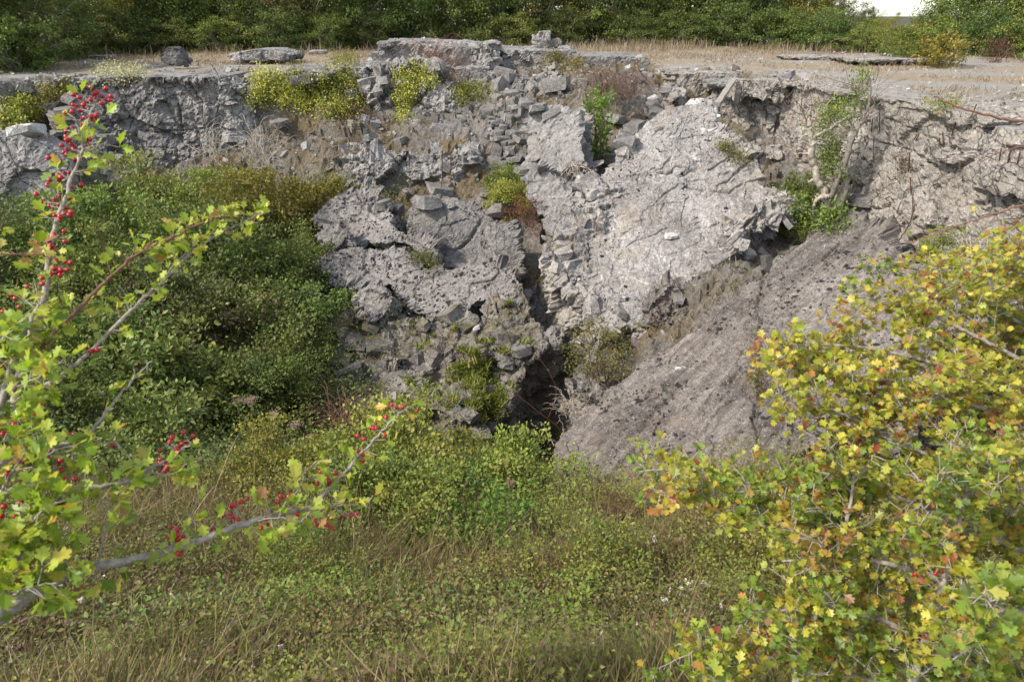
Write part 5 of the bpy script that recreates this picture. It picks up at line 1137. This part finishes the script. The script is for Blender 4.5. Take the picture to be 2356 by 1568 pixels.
for i, (zx, zy, L, ang) in enumerate(rods):
    h, nn, d = hit(*Z3(zx, zy))
    if h is None: continue
    a = math.radians(ang); dirv = np.array([-math.cos(a)*.0, 0, 0]); s_ = L*.3335/FPX*d
    # lie mostly along the wall face (its run is the y axis), leaning out a little
    dv = np.array([-.30, -math.cos(a), math.sin(-a) if ang else 0.0]); dv[2] = -math.sin(a); dv /= np.linalg.norm(dv)
    o = obj('rebar_rod', rodme); o.parent = wallI
    o.location = h-dv*.03; o.rotation_euler = Vector(dv).to_track_quat('Y', 'Z').to_euler(); o.scale = (.85, max(.18, s_*1.4), .85)
# rods and wires elsewhere
def wire(pts, Y, r, label, seed=1, mat='rust', name='bent_rod', cat='steel rod'):
    P = spline([at(a, b, Y if not isinstance(Y, list) else Y[i]) for i, (a, b) in enumerate(pts)], 8, .004, seed)
    V, F = tube([(P, r)], 6); tag(obj(name, mesh_from(name, V, F, M[mat], smooth=True)), label, cat)
wire([(28,318),(30,300),(24,283),(14,272)], 21.6, .014, 'bent rusty rod above the big dark boulder', 1)
wire([(42,345),(39,337),(34,330)], 19.3, .014, 'short rusty rod on top of the big dark boulder', 2)
wire([(508,192),(500,170),(486,148)], 24.5, .012, 'thin rusty rod leaning out above the right end of the dark cliff', 3)
wire([(314,162),(306,148),(300,136)], 28, .012, 'short thin rod on the left plateau beyond the dark cliff', 4)
wire([(1015,368),(1018,352),(1016,470)], 22.4, .014, 'rusty rod hanging down before the ragged low wall', 5)
wire([(1035,345),(1038,400),(1037,420)], 22.3, .012, 'second rusty rod before the ragged low wall, nearer the gully', 6)
wire([(1540,685),(1508,690),(1520,720),(1490,742)], 13.9, .012, 'curled rusty wire around the rusty stained boulder', 7)
wire([(1210,795),(1260,850),(1280,905),(1262,960)], 13.6, .011, 'long rusty wire hanging across the dark cleft', 8)
wire([(1180,900),(1230,940),(1290,990),(1300,1040)], 12.6, .010, 'low rusty wire curving through the cleft', 9)
wire([(1205,1020),(1240,1035),(1255,1060),(1275,1065)], 11.6, .012, 'reddish wire at the very bottom of the cleft', 10)
wire([(2060,565),(2090,520),(2100,490),(2105,470)], 13.9, .013, 'rusty rod rising beside the top corner of the sloping slab', 11)
wire([(2030,548),(2060,562),(2090,560),(2110,575)], 13.6, .013, 'twisted rusty rod at the top corner of the sloping slab', 12)

# ------------------------------------------------------------------ dead tangled brush and bare shrubs
def brush(label, px, py, Y, R_, n, seed, mat='twig', rise=.4, name='dead_shrub', r=.009):
    rg = np.random.default_rng(seed); c0 = at(px, py, Y); o = empty(name, tuple(c0), label, 'dead shrub'); paths = []
    for _ in range(n):
        th = rg.uniform(0, 6.28); d = np.array([math.cos(th), math.sin(th), rg.uniform(-.2, 1)*rise+.2]); L = R_*rg.uniform(.5, 1.15)
        s0 = rg.normal(size=3)*[.25, .25, .05]*R_; e_ = s0+d*L; m1 = (s0+e_)/2+np.array([0, 0, L*.25])+rg.normal(size=3)*.12*R_
        paths.append((spline([s0, m1, e_, e_+np.array([d[0], d[1], -.5])*L*.25], 5, .01), np.array([r, r*.35])))
    V, F = tube(paths, 4); obj('branches', mesh_from('branches', V, F, M[mat])).parent = o
brush('tangled grey brown dead brush hanging over the hollow left of the huge slab', 1405, 205, 25.0, 1.3, 130, 901)
brush('smaller tangle of dead stems right of the main dead brush', 1440, 225, 24.2, .8, 60, 902)
brush('bleached dead twigs lying where the upright slab meets the huge slab', 1310, 405, 20.4, .7, 28, 903, 'deadwood', .7)
brush('grey bare shrub rising before the right end of the dark cliff', 600, 370, 22.5, 1.0, 50, 904, 'deadwood', 1.3)
brush('thin bare shrub standing before the middle of the dark cliff', 490, 350, 23, .8, 26, 905, 'deadwood', 1.6)
brush('dark reddish bare brush growing before the flat topped block', 1000, 165, 29.6, 1.3, 110, 906, 'redtwig', .9)
brush('brown dry brush between the flat topped block and slanted mass', 1030, 200, 28.5, .9, 60, 907, 'twig', .7)
brush('dry brown stems fringing the right side of the dark cleft', 1320, 950, 12.2, .45, 60, 908, 'deadwood', .9, r=.005)
brush('dry brown stems at the bottom right of the dark cleft', 1300, 1030, 11.0, .35, 46, 909, 'deadwood', .9, r=.004)
brush('bare white twigs at the right by the bunker wall foot', 2230, 600, 12.6, .7, 40, 910, 'deadwood', .8, r=.006)
brush('rusty brown dry shrub at the left foot of the mossy mound', 790, 980, 11.8, .7, 90, 911, 'redtwig', .9, r=.006)

# ------------------------------------------------------------------ hawthorn branches close to the camera
T_HAWs = T_HAW
HL = [(.27,.36,.035,5),(.36,.42,.05,4),(.19,.27,.035,2),(.48,.45,.07,2),(.50,.32,.06,.4),(.30,.14,.06,.2)]
HT = [(.42,.42,.06,4),(.30,.36,.05,3),(.50,.44,.12,2),(.45,.25,.08,.4)]
HR = [(.36,.36,.045,4),(.46,.41,.06,4),(.26,.31,.04,3),(.50,.38,.06,1.8),(.42,.20,.05,.7),(.30,.08,.05,.4),(.24,.13,.05,.6)]
HO = [(.42,.27,.06,3),(.45,.36,.06,3),(.36,.14,.05,1.5),(.28,.28,.04,2),(.26,.12,.05,1)]
HY = [(.40,.38,.05,4),(.50,.44,.07,3),(.28,.31,.04,2)]
HD = [(.18,.25,.035,4),(.26,.31,.04,3),(.13,.18,.03,3),(.34,.24,.05,.4),(.36,.34,.06,1)]
berry_me = None
def berry_mesh():
    bm = bmesh.new(); bmesh.ops.create_uvsphere(bm, u_segments=12, v_segments=8, radius=.0058)
    for v in bm.verts:
        v.co.z *= 1.12
        if v.co.z < -.0060: v.co.z += .0018
    me = bpy.data.meshes.new('berry'); bm.to_mesh(me); bm.free(); me.materials.append(M['berry'])
    for f in me.polygons: f.use_smooth = True
    return me
berry_me = berry_mesh()
def rosettes(P, rad, rg, step, nleaf, size, pal, start=.1, spread=.9, palette_tip=None, spur=.025, end=1.0, tipdir=.5):
    """leaf rosettes on short spurs along the path"""
    L = np.linalg.norm(np.diff(P, axis=0), axis=1); S = np.concatenate([[0], np.cumsum(L)]); tot = S[-1]
    ss = np.arange(tot*start, tot*end, step); ss = ss+rg.uniform(-.4, .4, len(ss))*step; ss = np.clip(ss, 0, tot)
    pos, dirs, sp = [], [], []
    for s in ss:
        p = np.array([np.interp(s, S, P[:, k]) for k in range(3)]); i = min(np.searchsorted(S, s), len(P)-1); t = P[i]-P[max(i-1, 0)]; t = t/(np.linalg.norm(t)+1e-9)
        o = rg.normal(size=3); o -= o@t*t; o /= np.linalg.norm(o); o = o+t*tipdir; o[2] += .15; o /= np.linalg.norm(o)
        q = p+o*spur*rg.uniform(.4, 1.6); sp.append(([p, (p+q)/2, q], .0012))
        for _ in range(rg.integers(max(1, nleaf-2), nleaf+3)):
            pos.append(q+rg.normal(size=3)*.003); dirs.append(o+rg.normal(size=3)*spread*.75)
    pos, dirs = np.array(pos), np.array(dirs); n = len(pos)
    V, F, cc = scatter(T_HAWs, pos, frames(dirs, rg.normal(size=n)*.7, rg), size*(.55+.6*rg.random(n)), pick(pal, n, rg, .15))
    return (V, F, cc), sp, tot
hb0 = att(-260, 1560, 2.2)
haw = empty('hawthorn', (hb0[0], hb0[1], float(zat(np.array([hb0[0]]), np.array([hb0[1]]))[0])), 'berry laden hawthorn reaching in from the left with long leafy branches', 'hawthorn')
H0 = np.array(haw.location)
def hbranch(pts, rad, seed, root, H, pal=HL, size=.040, step=.022, nleaf=4, berries=(), start=.05, mat='hawbark', spread=.9, thorns=True, side=(), spur=.028, name='branch', end=1.0, leafpal=None):
    rg = np.random.default_rng(seed)
    P = spline([att(*q) for q in pts], 7, .0015, seed)-H; rr = np.interp(np.linspace(0, 1, len(P)), np.linspace(0, 1, len(rad)), rad)
    paths = [(P, rr)]; leafs = []
    lf, sp, tot = rosettes(P, rr, rg, step, nleaf, size, pal, start, spread, spur=spur, end=end); leafs.append(lf); paths += [(np.array(a), r) for a, r in sp]
    for sd in side:
        sd_pts, sd_r = sd[0], sd[1]
        Q = spline([att(*q) for q in sd_pts], 6, .0012, seed+int(sd_pts[0][0]))-H; paths.append((Q, np.linspace(sd_r, sd_r*.4, len(Q))))
        lf, sp, _ = rosettes(Q, None, rg, step, nleaf, size, sd[2] if len(sd) > 2 else pal, .1, spread, spur=spur); leafs.append(lf); paths += [(np.array(a), r) for a, r in sp]
    if thorns:
        for _ in range(int(tot/.06)):
            i = rg.integers(1, len(P)-1); o = rg.normal(size=3); o /= np.linalg.norm(o); paths.append((np.array([P[i], P[i]+o*.012, P[i]+o*.024]), np.array([.0016, .0002])))
    bobs = []
    for px, py, t, n in berries:
        c0 = att(px, py, t)-H; j = np.argmin(np.linalg.norm(P-c0, axis=1)); anchor = P[j]
        knot = anchor*.35+c0*.65
        paths.append((spline([anchor, knot, c0], 4), .0011))
        pts_ = []
        for _ in range(n):
            for _t in range(20):
                q = c0+rg.normal(size=3)*[.013, .010, .011]
                if all(np.linalg.norm(q-z_) > .0112 for z_ in pts_): break
            pts_.append(q); paths.append((np.array([knot, (knot+q)/2+[0, 0, .003], q]), .0007)); bobs.append(q)
    V, F = tube(paths, 7); br = obj(name, mesh_from(name, V, F, M[mat], smooth=True)); br.parent = root
    V, F, cc = merge(leafs); lo = obj('foliage', mesh_from('foliage', V, F, M['nearleaf'], cc)); lo.parent = br
    for q in bobs:
        b_ = obj('berry', berry_me); b_.parent = br; b_.location = q; b_.rotation_euler = (rg.uniform(0, 3), rg.uniform(0, 3), 0); s_ = rg.uniform(.85, 1.15); b_.scale = (s_,)*3
    return br
# upright branch with most of the berries
hbranch([(20,980,1.62),(60,800,1.64),(100,690,1.66),(108,620,1.68),(118,560,1.7),(140,480,1.72),(170,400,1.75),(190,335,1.78),(205,270,1.8),(225,225,1.83)], [.0085,.0075,.0065,.005,.003,.0015], 1001, haw, H0, size=.042, step=.030, nleaf=3, start=.0,
  spread=1.0, spur=.03, berries=[(225,212,1.83,7),(180,230,1.82,4),(158,245,1.81,2),(240,232,1.83,3),(200,240,1.82,3),(150,275,1.8,5),(185,272,1.8,4),(205,278,1.8,4),(150,300,1.8,3),(165,320,1.79,6),(210,330,1.79,3),(155,345,1.78,4),(160,358,1.78,4),(143,365,1.77,2),
  (135,405,1.76,5),(150,412,1.76,3),(145,430,1.75,3),(125,435,1.75,2),(192,402,1.76,2),(108,473,1.73,5),(100,465,1.73,3),(92,500,1.72,2),(160,455,1.74,2),(145,497,1.71,4),(128,512,1.7,3),(165,500,1.71,2),(70,550,1.69,2),(155,545,1.7,3),(110,560,1.69,4),(150,620,1.68,6),(125,625,1.68,4),(142,590,1.69,2)],
  side=[([(190,335,1.78),(180,300,1.77),(172,270,1.77)],.0022),([(188,345,1.78),(210,338,1.77),(235,330,1.77)],.0018)])
# two long arching twigs
hbranch([(0,935,1.60),(50,915,1.6),(130,870,1.6),(215,800,1.62),(300,715,1.65),(370,650,1.68),(430,590,1.72),(500,540,1.76),(560,510,1.8),(622,485,1.84)], [.0060,.005,.004,.0028,.0014], 1002, haw, H0, pal=HL[:4]+HT[:2], size=.034, step=.017, nleaf=3, start=.10,
  berries=[(222,812,1.62,3)], side=[([(370,650,1.68),(410,600,1.7),(470,545,1.74),(530,505,1.78)],.0018,HT)], spur=.022)
hbranch([(30,900,1.58),(110,785,1.6),(190,700,1.62),(250,640,1.65),(310,590,1.68),(370,560,1.7),(450,520,1.74),(540,495,1.78),(600,490,1.8)], [.005,.004,.003,.0014], 1003, haw, H0, pal=HT+HL[:2], size=.034, step=.017, nleaf=3, start=.1, mat='redtwig', spur=.022,
  side=[([(290,600,1.66),(330,575,1.66),(390,545,1.67),(430,535,1.69)],.0018,HL)])
hbranch([(-60,590,1.5),(0,588,1.5),(50,586,1.52),(100,585,1.54),(150,583,1.56)], [.0022,.0012], 1004, haw, H0, pal=HT, size=.030, step=.030, nleaf=3, mat='redtwig', spur=.016)
hbranch([(-40,525,1.4),(-10,520,1.4),(18,513,1.42)], [.002,.001], 1005, haw, H0, pal=HT, size=.03, step=.025, nleaf=3, mat='redtwig', spur=.012)
# dense leafy mass on the left
hbranch([(-40,1010,1.45),(0,930,1.5),(20,860,1.52),(45,790,1.55),(70,740,1.56),(90,700,1.58)], [.0075,.006,.004], 1006, haw, H0, pal=HL, size=.044, step=.016, nleaf=5, berries=[(45,690,1.6,3),(10,770,1.56,1),(35,725,1.58,2),(80,650,1.6,3)],
  side=[([(10,900,1.5),(60,880,1.46),(120,850,1.44),(150,830,1.43)],.002),([(20,850,1.52),(-10,800,1.5),(30,760,1.5),(60,720,1.5)],.002),([(0,960,1.5),(50,1000,1.45),(110,970,1.42)],.002)], spread=1.1)
hbranch([(210,1000,1.6),(150,1040,1.58),(60,1050,1.5),(-30,1075,1.45)], [.003,.005,.006], 1007, haw, H0, pal=HL, size=.038, step=.020, nleaf=4, berries=[(85,940,1.52,4),(50,965,1.5,2),(120,950,1.53,1),(20,985,1.5,1)], end=.95)
hbranch([(350,830,1.6),(300,880,1.58),(250,940,1.56),(200,1000,1.54),(120,1030,1.52),(40,1070,1.5)], [.0015,.003,.0045,.005], 1008, haw, H0, pal=HL, size=.038, step=.035, nleaf=3, berries=[(160,1000,1.54,2)])
# middle berry branch
hbranch([(-60,1160,1.42),(0,1138,1.44),(70,1118,1.46),(150,1118,1.48),(220,1120,1.5),(290,1108,1.53),(340,1080,1.56),(395,1050,1.6),(440,1020,1.64)], [.0085,.0075,.006,.004,.0022], 1009, haw, H0, size=.040, step=.022, nleaf=4, start=.05,
  berries=[(95,1035,1.5,5),(60,1065,1.47,4),(130,1060,1.5,3),(210,1022,1.54,2),(140,1100,1.49,4),(265,1015,1.55,1),(370,1062,1.58,4),(385,1075,1.58,3),(430,1010,1.64,4),(400,1022,1.62,3),(375,1018,1.6,2),(35,1095,1.45,2)],
  side=[([(60,1120,1.46),(90,1060,1.48),(150,1030,1.5),(250,1020,1.53)],.003),([(220,1120,1.5),(240,1160,1.5),(270,1190,1.5)],.0016),([(0,1135,1.44),(30,1080,1.44),(60,1040,1.46)],.003),([(330,1085,1.56),(370,1090,1.56),(430,1090,1.6),(455,1070,1.6)],.002)])
# lower left stem with dense leaves
hbranch([(-30,1440,1.35),(0,1400,1.36),(30,1330,1.38),(50,1250,1.4),(75,1190,1.42),(95,1130,1.44)], [.012,.010,.008,.004], 1010, haw, H0, size=.046, step=.014, nleaf=5, berries=[(10,1170,1.4,2),(35,1155,1.42,1),(70,1190,1.42,1),(140,1180,1.44,2),(60,1215,1.42,1),(115,1250,1.42,1)],
  side=[([(30,1330,1.38),(100,1290,1.38),(160,1290,1.4)],.003),([(50,1250,1.4),(110,1220,1.4),(170,1200,1.42)],.003),([(40,1290,1.38),(0,1230,1.35),(-20,1180,1.33)],.003),([(10,1380,1.36),(60,1350,1.34),(130,1340,1.34)],.0025),([(60,1230,1.4),(90,1180,1.38),(150,1150,1.4)],.003)], spread=1.1)
# long bottom branch
hbranch([(-80,1480,1.34),(0,1420,1.4),(60,1370,1.44),(130,1330,1.47),(210,1305,1.5),(290,1290,1.53),(370,1270,1.56),(440,1250,1.6),(520,1218,1.64),(590,1195,1.68),(650,1180,1.72),(710,1165,1.76),(760,1120,1.8),(820,1055,1.86),(870,1000,1.9),(925,945,1.94),(945,935,1.96)],
  [.017,.015,.012,.009,.0078,.007,.006,.0045,.0032,.0018], 1011, haw, H0, size=.040, step=.026, nleaf=4, start=.10,
  berries=[(405,1230,1.58,5),(415,1245,1.58,3),(545,1172,1.66,4),(530,1180,1.66,3),(515,1195,1.65,3),(560,1170,1.66,3),(410,1262,1.57,2),(610,1210,1.68,2),(655,1145,1.72,3),(665,1180,1.72,2),(740,1190,1.76,5),(745,1175,1.77,3),(740,1110,1.79,2),(765,1080,1.8,2),(750,1095,1.8,3),(815,1045,1.86,3),(830,1050,1.86,2),
   (855,985,1.9,4),(835,1010,1.88,2),(910,940,1.94,4),(875,960,1.92,2),(800,1190,1.78,2),(825,1190,1.78,1),(960,945,1.97,1),(612,1200,1.69,1)],
  side=[([(230,1290,1.5),(235,1240,1.5),(250,1190,1.52),(255,1150,1.53)],.0028),([(680,1172,1.74),(740,1170,1.74),(800,1160,1.76),(850,1165,1.78)],.0028,HT),([(640,1182,1.72),(690,1120,1.75),(705,1080,1.77),(740,1070,1.8)],.002,HT),([(480,1235,1.62),(440,1190,1.6),(430,1180,1.6)],.0018),
   ([(130,1330,1.47),(90,1300,1.45),(60,1260,1.44)],.003),([(590,1195,1.68),(640,1190,1.66),(700,1200,1.68)],.0018)])

# ------------------------------------------------------------------ golden hawthorn bush on the right
hr0 = att(2500, 1500, 2.9); zr = float(zat(np.array([hr0[0]]), np.array([hr0[1]]))[0])
haw2 = empty('hawthorn', (hr0[0], hr0[1], zr), 'dense hawthorn bush turning yellow and red, filling the lower right', 'hawthorn')
H1 = np.array(haw2.location)
def rb(pts, rad, seed, pal=HR, size=.040, step=.020, nleaf=4, side=(), berries=(), mat='hawbark', spread=1.1, start=.05, spur=.035, thorns=True):
    return hbranch(pts, rad, seed, haw2, H1, pal=pal, size=size, step=step, nleaf=nleaf, berries=berries, start=start, mat=mat, spread=spread, side=side, spur=spur, thorns=thorns)
rgR = np.random.default_rng(2001)
def edge_left(py):     # left outline of the bush in the photograph
    return float(np.interp(py, [480,560,600,650,720,780,830,900,1000,1080,1150,1250,1350,1450,1568], [2330,2280,2060,1990,1960,1790,1860,1930,1880,1800,1790,1850,1700,1600,1480]))
# framework limbs, each with leafy side shoots
limbs = [([(2480,900,2.5),(2350,830,2.5),(2240,770,2.5),(2130,720,2.5),(2010,690,2.5),(1940,680,2.5)],.008),([(2500,820,2.8),(2380,760,2.8),(2270,700,2.8),(2180,650,2.8),(2080,610,2.8),(2010,590,2.8)],.007),
 ([(2520,700,2.9),(2400,650,2.9),(2300,610,2.9),(2220,590,2.9),(2150,600,2.9)],.006),([(2420,540,2.6),(2356,588,2.6),(2270,630,2.6),(2200,660,2.6),(2150,665,2.6)],.006),
 ([(2480,1000,2.4),(2370,930,2.4),(2250,870,2.4),(2130,830,2.4),(1990,800,2.4),(1870,790,2.4),(1800,780,2.4)],.008),([(2500,1090,2.3),(2390,1010,2.3),(2290,950,2.3),(2180,920,2.3),(2060,900,2.3),(1950,890,2.3)],.009),
 ([(2440,1020,1.9),(2356,1045,1.9),(2270,1085,1.9),(2190,1108,1.9),(2110,1105,1.9)],.008),([(2450,1220,2.2),(2350,1150,2.2),(2240,1090,2.2),(2120,1040,2.2),(2010,1010,2.2),(1910,1010,2.2)],.009),
 ([(2480,1350,2.2),(2350,1270,2.2),(2220,1200,2.2),(2080,1150,2.2),(1940,1130,2.2),(1830,1120,2.2)],.010),([(2100,1570,1.9),(2140,1430,1.9),(2180,1310,1.9),(2210,1180,1.9),(2240,1070,1.9)],.010),
 ([(1830,1570,2.0),(1870,1430,2.0),(1910,1310,2.0),(1950,1190,2.0),(1970,1060,2.05)],.009),([(2440,1420,1.6),(2330,1405,1.6),(2260,1405,1.62)],.009),([(2460,1520,2.0),(2330,1420,2.0),(2200,1350,2.0),(2060,1300,2.0),(1920,1280,2.0),(1800,1290,2.0)],.010),
 ([(2380,1640,2.0),(2250,1540,2.0),(2110,1460,2.0),(1970,1410,2.0),(1830,1400,2.0),(1720,1410,2.0)],.010),([(2200,1680,2.1),(2060,1590,2.1),(1900,1530,2.1),(1760,1510,2.1),(1640,1490,2.1),(1560,1480,2.1)],.008),
 ([(2480,1180,2.7),(2380,1090,2.7),(2300,1000,2.7),(2260,920,2.7),(2240,850,2.7)],.009),([(2500,960,2.9),(2400,870,2.9),(2330,780,2.9),(2310,700,2.9)],.008),([(2450,1600,2.4),(2300,1500,2.4),(2120,1400,2.4),(2000,1320,2.4)],.009),
 ([(1860,1090,2.3),(1790,1100,2.3),(1700,1110,2.3),(1600,1100,2.3),(1530,1080,2.35),(1470,1085,2.4)],.005),([(1990,1230,2.2),(1870,1180,2.2),(1760,1170,2.2),(1650,1150,2.2),(1560,1120,2.2)],.006),([(1960,900,2.35),(1880,850,2.35),(1820,830,2.35),(1780,800,2.35)],.004),
 ([(2130,780,2.5),(2080,730,2.5),(2060,660,2.5)],.004),([(2060,1010,2.2),(1960,960,2.2),(1880,930,2.2),(1820,935,2.2)],.005)]
for i, (pts, r_) in enumerate(limbs):
    side = []
    L = len(pts)
    for j in range(L-1):
        for _ in range(5 if i < 18 else 3):
            t = rgR.random(); a = np.array(pts[j], float)*(1-t)+np.array(pts[j+1], float)*t
            dv = np.array(pts[j+1], float)[:2]-np.array(pts[j], float)[:2]; dv /= np.linalg.norm(dv); sgn = rgR.choice([-1, 1]); pr = np.array([-dv[1], dv[0]])*sgn
            ln = rgR.uniform(45, 130)*(.6 if i >= 18 else 1); ang = rgR.uniform(.5, 1.3); dd = dv*math.cos(ang)+pr*math.sin(ang); tz = rgR.uniform(-.25, .25)
            e1 = a+np.array([dd[0]*ln*.5, dd[1]*ln*.5, tz*.5]); dd2 = dd+rgR.normal(size=2)*.25; e2 = e1+np.array([dd2[0]*ln*.5, dd2[1]*ln*.5, tz*.5])
            if e2[0] < edge_left(e2[1])-25 and i < 18: continue
            pal = HD if (a[1] > 1000 and rgR.random() < .5) or (a[2] > 2.6 and rgR.random() < .4) else [HR, HR, HO, HY][rgR.integers(4)]
            side.append(([tuple(a), tuple(e1), tuple(e2)], .0022, pal))
    bers = [(q[0]+rgR.normal()*20, q[1]+rgR.normal()*20, q[2]-.03, int(rgR.integers(1, 3))) for q in pts[1:4]] if i in (0, 1, 3, 9, 12, 15) else ()
    rb(pts, [r_*1.2, r_, r_*.7, r_*.35], 2100+i, side=side, berries=bers, step=.018, nleaf=5, size=.030+.004*(i % 3), spread=1.2)
# two bare thin twigs crossing in front of the wall
hbranch([(2460,275,2.2),(2356,280,2.2),(2290,268,2.2),(2200,245,2.2),(2150,222,2.2)], [.005,.004,.002], 2301, haw2, H1, pal=HR, size=.02, step=.4, nleaf=1, mat='redtwig')
hbranch([(2450,440,2.3),(2356,470,2.3),(2260,500,2.3),(2170,530,2.3),(2090,560,2.35)], [.0045,.003,.0015], 2302, haw2, H1, pal=HR, size=.03, step=.10, nleaf=3, mat='redtwig')
hbranch([(2480,380,2.6),(2380,340,2.6),(2300,350,2.6),(2260,372,2.6)], [.003,.0015], 2303, haw2, H1, pal=HR, size=.02, step=.3, nleaf=1, mat='redtwig')
for o in C.objects:          # the outcrops sit sunk in the roof plateau
    if o.name.startswith('rock_outcrop'): o.location.z = -.13
